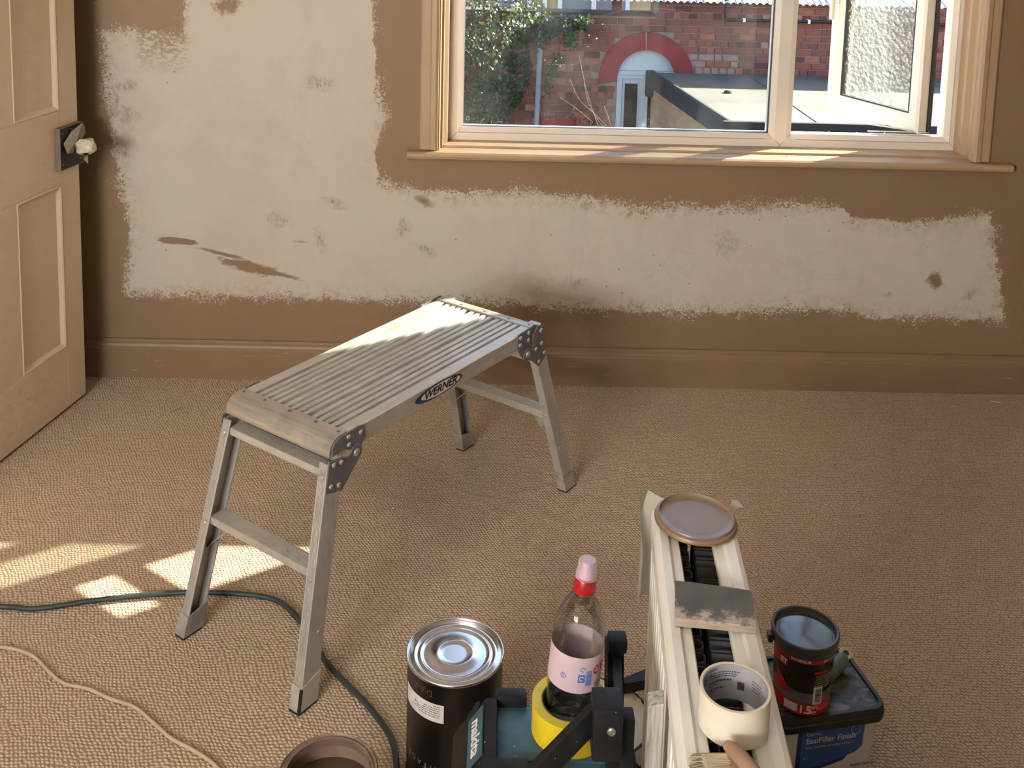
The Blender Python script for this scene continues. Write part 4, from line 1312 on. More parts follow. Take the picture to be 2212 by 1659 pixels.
# folding handle
hb = rp('hinge_block', M_BLKS, 0.058, 0.099, -0.112, -0.066, 0.452, 0.530, bev=0.005)
build('hinge_screw', disc_dome(bmesh.new(), (0.083, -0.112, 0.500), (0, -1, 0), 0.0065, 0.004, 14), mat('steel_screw', srgb(170, 170, 172), 0.25, 0.9), hb)
rp('hinge_lug', M_BLKS, 0.098, 0.118, -0.092, -0.066, 0.330, 0.500, bev=0.004)
def bar(n, p0, p1, w, h, m, bev=0.002):
    p0, p1 = Vector(p0), Vector(p1)
    d_ = p1 - p0
    L_ = d_.length
    rot = d_.to_track_quat('X', 'Z').to_matrix().to_4x4()
    return build(n, nbox(0, L_, -w / 2, w / 2, -h, 0, bev=bev, segs=2, mtx=Matrix.Translation(p0) @ rot), m, rd, 40)
bar('handle_arm', (0.074, -0.080, 0.531), (-0.080, -0.147, 0.412), 0.012, 0.036, M_BLKS)
up_ = bar('handle_arm', (0.112, 0.062, 0.385), (0.110, 0.074, 0.488), 0.026, 0.022, M_BLKS)
rp('handle_grip_end', M_BLKS, 0.097, 0.127, 0.066, 0.094, 0.474, 0.496, bev=0.006)
bar('handle_side', (0.098, -0.080, 0.490), (0.112, 0.070, 0.470), 0.012, 0.022, M_BLKS)

# ------------------------------------------------------------------ yellow tape roll with a bottle standing in it
yt = tag(empty('yellow_tape_roll', (0.1285, 1.3980, 0.3915)), 'yellow tape roll lying on the radio around the bottle', 'tape roll')
M_YEL = mat('yellow_tape', srgb(214, 188, 34), 0.42, var=0.04, scale=20)
M_YELS = mat('yellow_tape_edge', srgb(198, 180, 60), 0.6, var=0.05, scale=60)
build('tape', lathe(bmesh.new(), [(0.0435, 0.0), (0.0570, 0.0), (0.0570, 0.047), (0.0435, 0.047)], 64, closed=True), M_YEL, yt, 40)
build('tape_face', lathe(bmesh.new(), [(0.0437, 0.0472), (0.0567, 0.0472)], 64), M_YELS, yt)
build('core', lathe(bmesh.new(), [(0.0415, 0.0005), (0.0434, 0.0005), (0.0434, 0.0470), (0.0415, 0.0470)], 64, closed=True), mat('grey_card_core', srgb(96, 92, 84), 0.8), yt, 40)

def clear_plastic(name, tint=(0.95, 0.95, 0.96, 1), gloss=0.55):
    t = NT(name)
    tr = t.n('ShaderNodeBsdfTransparent')
    tr.inputs[0].default_value = tint
    gl = t.n('ShaderNodeBsdfGlossy')
    gl.inputs['Roughness'].default_value = 0.04
    t.set(gl, 'Normal', t.bump(t.noise(t.obj(), 60.0, 2.0), 0.12, 0.002))
    lw = t.n('ShaderNodeLayerWeight')
    lw.inputs[0].default_value = 0.30
    mx = t.n('ShaderNodeMixShader')
    t.set(mx, 0, t.m('MULTIPLY', lw.outputs[0], gloss, clamp=True))
    t.t.links.new(tr.outputs[0], mx.inputs[1]); t.t.links.new(gl.outputs[0], mx.inputs[2])
    return t.finish(mx.outputs[0])
M_PET = clear_plastic('clear_bottle_plastic')
bt = tag(empty('water_bottle', (0.1245, 1.3980, 0.3935)), 'clear plastic water bottle with red sports cap, half stuck in the yellow tape', 'bottle')
bt.rotation_euler = (math.radians(-2.0), math.radians(5.0), 0)
BP = [(0.0, 0.006), (0.020, 0.004), (0.030, 0.0005), (0.0345, 0.004), (0.0362, 0.012), (0.0355, 0.022), (0.0372, 0.030), (0.0362, 0.040), (0.0375, 0.050), (0.0362, 0.060), (0.0378, 0.068), (0.0385, 0.078), (0.0385, 0.142),
      (0.0388, 0.150), (0.0384, 0.162), (0.0365, 0.178), (0.0330, 0.195), (0.0285, 0.210), (0.0230, 0.223), (0.0175, 0.233), (0.0140, 0.239), (0.0132, 0.243), (0.0132, 0.250)]
def bz(z):
    return z if z < 0.142 else 0.142 + (z - 0.142) * 0.74
BP = [(r_, bz(z)) for r_, z in BP]
build('bottle_body', lathe(bmesh.new(), BP, 64), M_PET, bt, 60)
wm = NT('water')
_g = wm.n('ShaderNodeBsdfGlass')
_g.inputs['IOR'].default_value = 1.25
_g.inputs['Color'].default_value = (0.86, 0.90, 0.95, 1)
_tr = wm.n('ShaderNodeBsdfTransparent')
_mx = wm.n('ShaderNodeMixShader')
_mx.inputs[0].default_value = 0.40
wm.t.links.new(_tr.outputs[0], _mx.inputs[1]); wm.t.links.new(_g.outputs[0], _mx.inputs[2])
build('water', lathe(bmesh.new(), [(0.0, 0.008), (0.028, 0.0025), (0.0335, 0.006), (0.0350, 0.012), (0.0343, 0.022), (0.0360, 0.030), (0.0350, 0.040), (0.0362, 0.050), (0.0350, 0.060), (0.0, 0.060)], 48), wm.finish(_mx.outputs[0]), bt, 60)
M_LAB = NT('pink_bottle_label')
_t = M_LAB
_p = _t.obj()
M_LAB = _t.finish(_t.principled(_t.ramp(_t.noise(_p, 14.0, 3.0), [(0.3, srgb(188, 165, 172)), (0.7, srgb(197, 178, 184))]), 0.4))
lb = build('label', cyl_patch(bmesh.new(), 0.0389, 0.083, 0.137, 0.0, 2 * math.pi, 64), M_LAB, bt, 60)
M_RED = mat('crimson_print', srgb(196, 30, 66), 0.45)
M_BLP = mat('blue_print', srgb(62, 100, 172), 0.45)
F_ = math.radians(-90)
text_cyl('lettering', 'evian', 0.030, 0.0393, 0.118, F_ + math.radians(78), M_RED, lb)
# recycling box, bar code, small marks
bm = cyl_patch(bmesh.new(), 0.0392, 0.100, 0.112, F_ + 0.02, F_ + 0.28, 6)
bx = build('printed_box', bm, M_BLP, lb)
bm = bmesh.new()
for k in range(10):
    a = F_ + 0.15 + 0.075 * math.cos(k * 0.5 + 0.4); a2 = F_ + 0.15 + 0.075 * math.cos(k * 0.5 + 0.9)
    z0 = 0.106 + 0.003 * math.sin(k * 0.5 + 0.4); z1 = 0.106 + 0.003 * math.sin(k * 0.5 + 0.9)
    tube(bm, [(0.0393 * math.cos(a), 0.0393 * math.sin(a), z0), (0.0393 * math.cos(a2), 0.0393 * math.sin(a2), z1)], 0.0005, 4)
build('recycling_mark', bm, M_WHITE, bx)
bm = bmesh.new()
rnd = random.Random(21)
zc_ = 0.0945
for k in range(16):
    h_ = rnd.choice((0.0005, 0.0008, 0.0012))
    cyl_patch(bm, 0.0392, zc_, zc_ + h_, F_ + 0.32, F_ + 0.56, 6)
    zc_ += h_ + rnd.choice((0.0004, 0.0007))
build('barcode', bm, M_BLP, lb)
bm = bmesh.new()
for k in range(12):
    a = F_ + 0.16 + 0.085 * math.cos(k * 0.42); a2 = F_ + 0.16 + 0.085 * math.cos(k * 0.42 + 0.42)
    z0 = 0.120 + 0.0032 * math.sin(k * 0.42); z1 = 0.120 + 0.0032 * math.sin(k * 0.42 + 0.42)
    tube(bm, [(0.0393 * math.cos(a), 0.0393 * math.sin(a), z0), (0.0393 * math.cos(a2), 0.0393 * math.sin(a2), z1)], 0.0005, 4)
for k in range(12):
    a = F_ - 0.55 + 0.10 * math.cos(k * 0.5236); a2 = F_ - 0.55 + 0.10 * math.cos(k * 0.5236 + 0.5236)
    z0 = 0.106 + 0.004 * math.sin(k * 0.5236); z1 = 0.106 + 0.004 * math.sin(k * 0.5236 + 0.5236)
    tube(bm, [(0.0393 * math.cos(a), 0.0393 * math.sin(a), z0), (0.0393 * math.cos(a2), 0.0393 * math.sin(a2), z1)], 0.0004, 4)
build('printed_ring', bm, mat('mauve_print', srgb(120, 112, 160), 0.5), lb)
text_cyl('lettering', 'B', 0.008, 0.0393, 0.106, F_ - 0.55, mat('mauve_print', srgb(120, 112, 160), 0.5), lb)
build('printed_block', cyl_patch(bmesh.new(), 0.0392, 0.088, 0.097, F_ + 0.72, F_ + 1.02, 5), mat('dusky_pink_print', srgb(188, 120, 132), 0.5), lb)
build('cap_ring', lathe(bmesh.new(), [(0.0, 0.2171), (0.0170, 0.2171), (0.0172, 0.2195), (0.0160, 0.2347), (0.0150, 0.2366), (0.0, 0.2366)], 40), mat('red_cap_plastic', srgb(158, 12, 26), 0.35), bt, 40)
build('spout', lathe(bmesh.new(), [(0.0, 0.2600), (0.0070, 0.2600), (0.0080, 0.2585), (0.0075, 0.2500), (0.0105, 0.2450), (0.0110, 0.2370)], 32), mat('pink_spout_plastic', srgb(206, 160, 182), 0.35), bt, 40)
_o = NT('milky_overcap')
_tr = _o.n('ShaderNodeBsdfTransparent')
_mx = _o.n('ShaderNodeMixShader')
_lw = _o.n('ShaderNodeLayerWeight')
_lw.inputs[0].default_value = 0.45
_o.set(_mx, 0, _o.mapr(_lw.outputs[1], 0.0, 1.0, 0.22, 0.85))
_o.t.links.new(_tr.outputs[0], _mx.inputs[1])
_o.t.links.new(_o.principled(srgb(214, 198, 206), 0.2), _mx.inputs[2])
M_OVER = _o.finish(_mx.outputs[0])
build('overcap', lathe(bmesh.new(), [(0.0, 0.2640), (0.0115, 0.2640), (0.0130, 0.2625), (0.0138, 0.2520), (0.0152, 0.2460), (0.0158, 0.2370)], 36), M_OVER, bt, 40)

# ------------------------------------------------------------------ plaster bucket, knife, batten behind the radio
t = NT('dried_white_plaster')
P_ = t.obj()
M_PLAS = t.finish(t.principled(t.ramp(t.noise(P_, 22.0, 5.0, 0.65), [(0.3, srgb(206, 198, 180)), (0.7, srgb(222, 214, 198))]), 0.85, 0.0, t.bump(t.noise(P_, 50.0, 4.0), 0.4, 0.003)))
M_BUCK = mat('smeared_black_bucket', srgb(40, 40, 42), 0.5, var=0.25, scale=18)
bk = tag(empty('plaster_bucket', (0.208, 1.722, 0.0)), 'round bucket of white plaster between the radio and the radiator', 'bucket')
build('body', lathe(bmesh.new(), [(0.0, 0.001), (0.078, 0.001), (0.094, 0.128), (0.0975, 0.130), (0.0975, 0.136), (0.094, 0.137), (0.090, 0.120)], 56), M_BUCK, bk, 40)
bm = bmesh.new()
lathe(bm, [(0.0, 0.139), (0.03, 0.1395), (0.06, 0.139), (0.080, 0.1385), (0.092, 0.137), (0.0965, 0.133), (0.0965, 0.118)], 56)
rnd = random.Random(9)
for v in bm.verts:
    r0 = math.hypot(v.co.x, v.co.y)
    v.co.z += rnd.uniform(-0.0012, 0.0012)
    if r0 > 0.09:
        k_ = 1 + rnd.uniform(-0.01, 0.03)
        v.co.x *= k_; v.co.y *= k_
        if v.co.z < 0.125:
            v.co.z += rnd.uniform(-0.02, 0.01)
build('plaster', bm, M_PLAS, bk, 60)
kn_ = tag(empty('filling_knife', (0.262, 1.776, 0.1415), math.radians(20)), 'black handled filling knife with yellow end lying on the plaster bucket', 'knife')
bm = prism(bmesh.new(), [(-0.004, 0.008), (0.004, 0.012), (0.05, 0.015), (0.11, 0.013), (0.135, 0.009), (0.135, -0.008), (0.11, -0.012), (0.05, -0.011), (0.004, -0.010), (-0.004, -0.007)], 0.002, 0.022, lambda u, v, t_: (u, v, t_))
bmesh.ops.bevel(bm, geom=bm.edges[:], offset=0.003, segments=2, affect='EDGES')
build('handle', bm, M_BLKS, kn_, 40)
build('collar', nbox(-0.012, -0.003, -0.0075, 0.0075, 0.003, 0.020, 0.002), mat('amber_collar', srgb(206, 150, 44), 0.45), kn_)
build('blade', prism(bmesh.new(), [(-0.010, 0.006), (-0.095, 0.030), (-0.095, -0.030), (-0.010, -0.006)], 0.009, 0.0102, lambda u, v, t_: (u, v, t_)), M_TINPLATE, kn_)

t = NT('weathered_grey_wood')
P_ = t.obj()
g = t.noise(t.scalevec(P_, (40, 40, 3)), 3.0, 6.0, 0.7)
c = t.ramp(g, [(0.3, srgb(104, 100, 92)), (0.5, srgb(160, 156, 146)), (0.7, srgb(188, 184, 172))])
M_GREYW = t.finish(t.principled(c, 0.8, 0.0, t.bump(g, 0.5, 0.002)))
bm = nbox(-0.0105, 0.0105, -0.014, 0.014, 0.0, 0.565, 0.0015, 1)
for v in bm.verts:
    if v.co.z > 0.5:
        v.co.z -= (v.co.x + 0.0145) * -0.25 + 0.003
bat = build('wooden_batten', bm, M_GREYW)
bat.location = (0.2275, 1.250, 0.0)
bat.rotation_euler = (0, 0, math.radians(-6))
tag(bat, 'weathered grey wooden batten standing against the radiator', 'batten')
t = NT('grey_plank_wood')
P_ = t.obj()
g = t.noise(t.scalevec(P_, (60, 3, 60)), 3.0, 6.0, 0.7)
M_PLANK = t.finish(t.principled(t.ramp(g, [(0.3, srgb(96, 88, 80)), (0.6, srgb(150, 142, 132)), (0.8, srgb(176, 168, 158))]), 0.8, 0.0, t.bump(g, 0.4, 0.002)))
pk = build('floor_plank', nbox(-0.05, 0.05, -0.40, 0.0, 0.0, 0.018, 0.002, 1), M_PLANK)
pk.location = (0.605, 1.7445, 0.0005)
pk.rotation_euler = (0, 0, math.radians(-6))
tag(pk, 'short grey plank lying on the carpet in front of the filler tub', 'plank')

# ------------------------------------------------------------------ white filler tub with black lid
M_TUB = mat('pale_tub_plastic', srgb(206, 208, 212), 0.4, var=0.02, scale=6)
t = NT('lid_with_plaster_smears')
P_ = t.obj()
sm = t.mapr(t.noise(t.scalevec(P_, (1, 2, 1)), 26.0, 6.0, 0.72, 0.6), 0.44, 0.62)
c = t.mix(sm, srgb(36, 36, 40), srgb(128, 124, 130))
M_LIDS = t.finish(t.principled(c, 0.42, 0.0, t.bump(sm, 0.2, 0.002)))
M_LIDB = mat('black_lid_plastic', srgb(30, 30, 33), 0.4, var=0.2, scale=30)
tub = tag(empty('filler_tub', (0.6280, 1.8080, 0.0), math.radians(11)), 'rectangular white filler tub with black lid and blue label', 'tub')
def rrect(hx, hy, r, n=5):
    pts = []
    for cx, cy_, a0 in ((hx - r, hy - r, 0), (-hx + r, hy - r, 90), (-hx + r, -hy + r, 180), (hx - r, -hy + r, 270)):
        for k in range(n + 1):
            a = math.radians(a0 + 90 * k / n)
            pts.append((cx + r * math.cos(a), cy_ + r * math.sin(a)))
    return pts
def loft(bm, rings, cap0=True, cap1=True):
    R_ = [[bm.verts.new((x, y, z)) for x, y in pts] for pts, z in rings]
    n = len(R_[0])
    for A, B in zip(R_, R_[1:]):
        for k in range(n):
            j = (k + 1) % n
            bm.faces.new((A[k], A[j], B[j], B[k]))
    if cap0:
        bm.faces.new(R_[0][::-1])
    if cap1:
        bm.faces.new(R_[-1])
    return bm
HX, HY = 0.099, 0.072
TBZ = 0.142
build('body', loft(bmesh.new(), [(rrect(HX - 0.010, HY - 0.010, 0.018), 0.0005), (rrect(HX - 0.004, HY - 0.004, 0.020), 0.004), (rrect(HX + 0.004, HY + 0.004, 0.022), TBZ - 0.020)]), M_TUB, tub, 40)
lidt = build('lid', loft(bmesh.new(), [(rrect(HX + 0.006, HY + 0.006, 0.022), TBZ - 0.026), (rrect(HX + 0.012, HY + 0.012, 0.026), TBZ - 0.026), (rrect(HX + 0.013, HY + 0.013, 0.027), TBZ - 0.014), (rrect(HX + 0.011, HY + 0.011, 0.026), TBZ - 0.012), (rrect(HX + 0.011, HY + 0.011, 0.026), TBZ - 0.003), (rrect(HX + 0.009, HY + 0.009, 0.025), TBZ),
                                   (rrect(HX + 0.002, HY + 0.002, 0.020), TBZ), (rrect(HX + 0.0005, HY + 0.0005, 0.019), TBZ - 0.004)], True, False), M_LIDB, tub, 40)
build('lid_top', loft(bmesh.new(), [(rrect(HX + 0.0005, HY + 0.0005, 0.019), TBZ - 0.004), (rrect(HX - 0.004, HY - 0.004, 0.017), TBZ - 0.0045)], False, True), M_LIDS, lidt, 40)
# label on the front (camera side) face, which leans outwards a little
fy0, fy1 = -(HY - 0.004), -(HY + 0.004)
def front(u, z):
    k = (z - 0.004) / (TBZ - 0.024)
    return Vector((u, fy0 + (fy1 - fy0) * k - 0.0006, z))
def fpoly(nm, pts, m, off, parent):
    bm_ = bmesh.new()
    bm_.faces.new([bm_.verts.new(front(u, z) + Vector((0, -off, 0))) for u, z in pts])
    return build(nm, bm_, m, parent)
M_LBL = mat('label_blue', srgb(52, 92, 158), 0.45, var=0.02)
M_LBD = mat('label_deep_blue', srgb(22, 52, 122), 0.45, var=0.02)
lbl = fpoly('label', [(-0.066, 0.020), (-0.060, 0.013), (0.030, 0.036), (0.038, 0.046), (0.040, 0.116), (-0.066, 0.116)], M_LBD, 0.0, tub)
fpoly('label_panel', [(-0.058, 0.028), (-0.054, 0.023), (0.052, 0.050), (0.066, 0.062), (0.068, 0.116), (-0.058, 0.116)], M_LBL, 0.0004, lbl)
M_LTX = mat('label_white_print', srgb(206, 212, 220), 0.5)
xa = (1, 0, 0); ya = (0, -(fy0 - fy1) / (TBZ - 0.024), 1)
def ftext(body, size, u, z, m=M_LTX, **kw):
    return text_on('lettering', body, size, front(u, z) + Vector((0, -0.0009, 0)), xa, ya, m, lbl, **kw)
ftext('EasiFiller Finish', 0.0165, -0.050, 0.088, align='LEFT', bold=0.0003)
ftext('Gyproc', 0.0095, -0.050, 0.103, align='LEFT')
ftext('Ready mixed filler for surface damage', 0.0060, -0.050, 0.074, align='LEFT')
ftext('2 l', 0.0085, -0.052, 0.052, align='LEFT')
ftext('British Gypsum', 0.0085, 0.072, 0.022, m=mat('navy_print', srgb(48, 58, 92), 0.5))
bm = bmesh.new()
for k in range(16):
    a = k * math.pi / 8
    p0 = front(0.050 + 0.010 * math.cos(a), 0.100 + 0.010 * math.sin(a)); p1 = front(0.050 + 0.010 * math.cos(a + math.pi / 8), 0.100 + 0.010 * math.sin(a + math.pi / 8))
    tube(bm, [p0 + Vector((0, -0.001, 0)), p1 + Vector((0, -0.001, 0))], 0.0004, 4)
build('printed_ring', bm, M_LTX, lbl)

# ------------------------------------------------------------------ red and black filler pot on the tub
rp_ = tag(empty('filler_pot', (0.5945, 1.7740, TBZ + 0.0003)), 'red and black filler pot with grey lid standing on the filler tub', 'pot')
RT, RB, RHH = 0.0555, 0.0510, 0.130
def rr_(z):
    return RB + (RT - RB) * z / RHH
body = build('body', lathe(bmesh.new(), [(0.0, 0.0005), (RB - 0.002, 0.0005), (RB, 0.003), (RT, RHH)], 64), mat('gloss_black_pot', srgb(16, 15, 17), 0.3), rp_, 40)
M_GLID = mat('grey_pot_lid', srgb(66, 66, 68), 0.35, var=0.04)
gl_ = build('lid', lathe(bmesh.new(), [(RT + 0.001, RHH - 0.014), (RT + 0.0040, RHH - 0.014), (RT + 0.0055, RHH - 0.004), (RT + 0.0065, RHH + 0.004), (RT + 0.0060, RHH + 0.0085), (RT + 0.0040, RHH + 0.0100), (RT + 0.0010, RHH + 0.0095), (RT - 0.001, RHH + 0.004), (RT - 0.003, RHH + 0.0005), (RT - 0.010, RHH), (0.0, RHH)], 72), M_GLID, rp_, 45)
M_SHINE = NT('clear_lid_window')
_t = M_SHINE
M_SHINE = _t.finish(_t.principled(srgb(66, 66, 66), 0.10, 0.0, _t.bump(_t.noise(_t.obj(), 16.0, 1.0, 0.5, 0.5), 0.22, 0.006)))
build('lid_film', lathe(bmesh.new(), [(0.0, RHH + 0.0022), (0.028, RHH + 0.0018), (RT - 0.006, RHH + 0.0008)], 64), M_SHINE, gl_, 60)
build('pull_tab', nbox(-RT - 0.0145, -RT - 0.0055, -0.010, 0.006, RHH - 0.016, RHH - 0.001, 0.002), M_BLACK, gl_)
M_RD = mat('pot_red', srgb(176, 24, 36), 0.38, var=0.03)
M_GY = mat('pot_grey', srgb(98, 96, 102), 0.4, var=0.03)
M_WH = mat('pot_white_print', srgb(214, 210, 208), 0.5)
FA = -math.pi / 2 + 0.0
def band(nm, z0, z1, m, a0=0.0, a1=2 * math.pi, off=0.0004, parent=None, n=64):
    bm_ = cyl_patch(bmesh.new(), rr_(z0) + off, z0, z1, a0, a1, n, rr_(z1) + off)
    return build(nm, bm_, m, parent or rp_, 60)
band('label_band', 0.001, 0.026, M_RD)
band('label_band', 0.1055, 0.1165, M_RD)
# grey field with a curved top edge
bm = bmesh.new()
prev = None
for k in range(65):
    a = 2 * math.pi * k / 64
    zt_ = 0.052 + 0.006 * math.cos(a - FA) ** 2
    zt_ = 0.056 - 0.010 * math.cos(a - FA)
    r0 = rr_(0.026) + 0.0004; r1 = rr_(zt_) + 0.0004
    cur = (bm.verts.new((r0 * math.cos(a), r0 * math.sin(a), 0.026)), bm.verts.new((r1 * math.cos(a), r1 * math.sin(a), zt_)))
    if prev:
        bm.faces.new((prev[0], cur[0], cur[1], prev[1]))
    prev = cur
build('label_field', bm, M_GY, rp_, 60)
def ptext(body, size, z, deg, m=M_WH, **kw):
    return text_cyl('lettering', body, size, rr_(z) + 0.0009, z, FA + math.radians(deg), m, rp_, **kw)
ptext('INTERIOR', 0.0085, 0.1105, -22, bold=0.0003)
ptext('INTERIOR', 0.0085, 0.1105, 42, bold=0.0003)
band('label_flag', 0.088, 0.104, M_RD, FA + math.radians(-88), FA + math.radians(-48), 0.0006, n=8)
ptext('ET', 0.014, 0.096, -56, bold=0.0005)
# red wedge at the left
bm = bmesh.new()
for tri in (((-80, 0.034), (-36, 0.040), (-70, 0.076)),):
    bm.faces.new([bm.verts.new(((rr_(z) + 0.0012) * math.cos(FA + math.radians(d)), (rr_(z) + 0.0012) * math.sin(FA + math.radians(d)), z)) for d, z in tri])
bmesh.ops.subdivide_edges(bm, edges=bm.edges[:], cuts=6, use_grid_fill=True)
for v in bm.verts:
    a = math.atan2(v.co.y, v.co.x); r_ = rr_(v.co.z) + 0.0008
    v.co.x, v.co.y = r_ * math.cos(a), r_ * math.sin(a)
build('label_wedge', bm, M_RD, rp_)
# bar code
wb = band('barcode_field', 0.024, 0.060, M_WH, FA + math.radians(5), FA + math.radians(25), 0.0008, n=6)
bm = bmesh.new()
rnd = random.Random(4)
zc_ = 0.028
while zc_ < 0.056:
    h_ = rnd.choice((0.0007, 0.0012, 0.0018))
    cyl_patch(bm, rr_(zc_) + 0.0012, zc_, zc_ + h_, FA + math.radians(9), FA + math.radians(22), 4)
    zc_ += h_ + rnd.choice((0.0007, 0.0012))
build('barcode', bm, M_INK, wb)
band('price_panel', 0.006, 0.022, M_WH, FA + math.radians(-52), FA + math.radians(-24), 0.0008, n=6)
ptext('1.5', 0.022, 0.0125, -9, spacing=0.9, bold=0.0006)
ptext('NET', 0.0085, 0.0175, 9, bold=0.0002)
ptext('kg', 0.0110, 0.0080, 9, bold=0.0002)
ptext('MADE IN', 0.0060, 0.0200, 30, m=mat('pot_pink_print', srgb(210, 120, 120), 0.5))
ptext('FRANCE', 0.0075, 0.0135, 30, m=mat('pot_pink_print', srgb(210, 120, 120), 0.5), bold=0.0002)
band('label_flag', 0.086, 0.091, M_RD, FA + math.radians(4), FA + math.radians(34), 0.0008, n=6)
out_lines(rp_, RT + 0.0004 - 0.0012, [(-90 + 8, -90 + 66, 0.08150, 0.0011), (-90 + 8, -90 + 66, 0.07800, 0.0011), (-90 + 8, -90 + 60, 0.07450, 0.0011), (-90 + 6, -90 + 60, 0.07000, 0.0011), (-90 + 8, -90 + 40, 0.06650, 0.0011), (-90 + 6, -90 + 58, 0.06200, 0.0011), (-90 + 8, -90 + 40, 0.05850, 0.0011)], M_WH, 8)

# ------------------------------------------------------------------ scraper handle on the tub lid
sc = tag(empty('scraper_handle', (0.6900, 1.8450, TBZ + 0.0135), math.radians(44)), 'green scraper handle with hanging hole lying on the tub lid', 'tool')
bm = tube(bmesh.new(), [(-0.085, 0, 0), (-0.06, 0, 0), (-0.03, 0, 0), (0.0, 0, 0), (0.014, 0, 0)], lambda s: 0.0125 + 0.002 * math.sin(s * 3), 20)
build('grip', bm, mat('sage_green_plastic', srgb(92, 122, 112), 0.45), sc, 40)
bm = lathe(bmesh.new(), [(0.0055, -0.004), (0.0125, -0.004), (0.0138, 0.0), (0.0125, 0.005), (0.0055, 0.005), (0.0045, 0.0)], 28, closed=True)
o = build('hanging_ring', bm, M_TINPLATE, sc, 50)
o.location = (0.021, 0, 0.006)
o.rotation_euler = (math.radians(18), math.radians(-10), 0)

# ------------------------------------------------------------------ cables
def cable(nm, pts, r, m, label):
    bm_ = tube(bmesh.new(), catmull([(x, y, r + 0.0006) for x, y in pts], 8), r, 10)
    return tag(build(nm, bm_, m, None, 60), label, 'cable')
cable('extension_cable', [(-1.55, 2.12), (-1.30, 2.155), (-1.091, 2.167), (-1.0065, 2.163), (-0.8939, 2.1926), (-0.7662, 2.2184), (-0.6416, 2.2281), (-0.522, 2.2183), (-0.4635, 2.1925), (-0.4098, 2.132), (-0.3737, 2.0741), (-0.3394, 2.019), (-0.2914, 1.9603), (-0.2358, 1.8987), (-0.1922, 1.8403), (-0.1700, 1.7956), (-0.1570, 1.7300), (-0.1540, 1.64), (-0.152, 1.50), (-0.13, 1.30), (-0.05, 1.1)],
      0.0058, mat('dark_green_rubber', srgb(50, 60, 58), 0.5, var=0.08, scale=30), 'dark green rubber extension cable winding under the work platform')
cable('flex_cable', [(-1.40, 2.06), (-1.18, 2.05), (-1.0322, 2.0428), (-0.989, 2.0341), (-0.9462, 2.0145), (-0.8929, 1.969), (-0.853, 1.9416), (-0.8011, 1.9288), (-0.7448, 1.9027), (-0.6919, 1.8831), (-0.6428, 1.8451), (-0.5947, 1.8063), (-0.5423, 1.7776), (-0.4885, 1.7393), (-0.42, 1.66), (-0.38, 1.50), (-0.36, 1.3)],
      0.0036, mat('cream_flex', srgb(188, 166, 138), 0.5, var=0.05), 'thin cream flex crossing the carpet at bottom left')

# ------------------------------------------------------------------ crumbs and shavings on the carpet
M_SHAV = mat('pale_wood_shaving', srgb(206, 176, 132), 0.8)
M_CRUMB = mat('pale_plaster_crumb', srgb(214, 204, 188), 0.85)
def shaving(x, y, L, ang, label, m=M_SHAV, w=0.0025):
    bm_ = tube(bmesh.new(), [(-L / 2, 0, w * 0.8), (-L * 0.15, w, w * 1.3), (L * 0.2, -w * 0.4, w * 1.6), (L / 2, w * 0.3, w)], lambda s: w * (0.45 + 0.5 * math.sin(3.14 * min(0.95, max(0.05, s)))), 6)
    o_ = build('wood_shaving' if m is M_SHAV else 'plaster_crumb', bm_, m, None, 60)
    o_.location = (x, y, 0.0)
    o_.rotation_euler = (0, 0, ang)
    tag(o_, label, 'debris', 'debris scattered on the carpet')
for x, y, L, a, lab in [(1.0065, 2.848, 0.026, 1.2, 'slender pale wood shaving on the bare carpet right of the work platform'),
                        (0.9915, 2.592, 0.018, 1.0, 'short dry stalk on the carpet between the filler pot and the window wall'),
                        (1.6736, 3.2602, 0.030, -0.5, 'pale splinter on the carpet by the skirting at far right'),
                        (1.518, 3.2218, 0.022, 0.1, 'thin splinter on the carpet left of the far right splinter')]:
    shaving(x, y, L, a, lab)
for x, y, L, a, lab in [(-0.3277, 2.0256, 0.010, 0.9, 'pale crumb beside the dark cable near the platform foot'),
                        (-0.3500, 1.9950, 0.005, 0.2, 'tiny crumb on the near side of the dark cable'),
                        (-0.3564, 1.8450, 0.005, 0.4, 'tiny pale crumb in front of the nearest platform foot'),
                        (1.2567, 3.2593, 0.006, 0.0, 'pale crumb on the carpet under the open casement'),
                        (-0.2511, 2.585, 0.007, 0.7, 'pale crumb on the carpet under the work platform')]:
    shaving(x, y, L, a, lab, M_CRUMB, 0.0022)
# ------------------------------------------------------------------ outside
GZ = -2.8
BY = 12.0
M_YARD = mat('yard_concrete', srgb(150, 146, 138), 0.9, var=0.06, scale=2)
gr = struct(build('ground', nbox(-40, 60, WY + 0.3, 80, GZ - 0.2, GZ), M_YARD), 'concrete back yard below')
M_MORT = mat('grey_mortar', srgb(138, 118, 106), 0.95, var=0.08, scale=14)
def brick_mat(name, rgb):
    return mat(name, srgb(*rgb), 0.9, var=0.10, scale=16, bump=0.4, bscale=60)
BRICKS = [brick_mat('brick_red', (128, 74, 64)), brick_mat('brick_dark', (98, 56, 50)), brick_mat('brick_orange', (148, 88, 70)), brick_mat('brick_purple', (116, 69, 64)), brick_mat('brick_chalky', (150, 118, 108))]
bw = tag(empty('brick_wall', (0, 0, 0)), 'old red brick wall of the house across the yard', 'building')
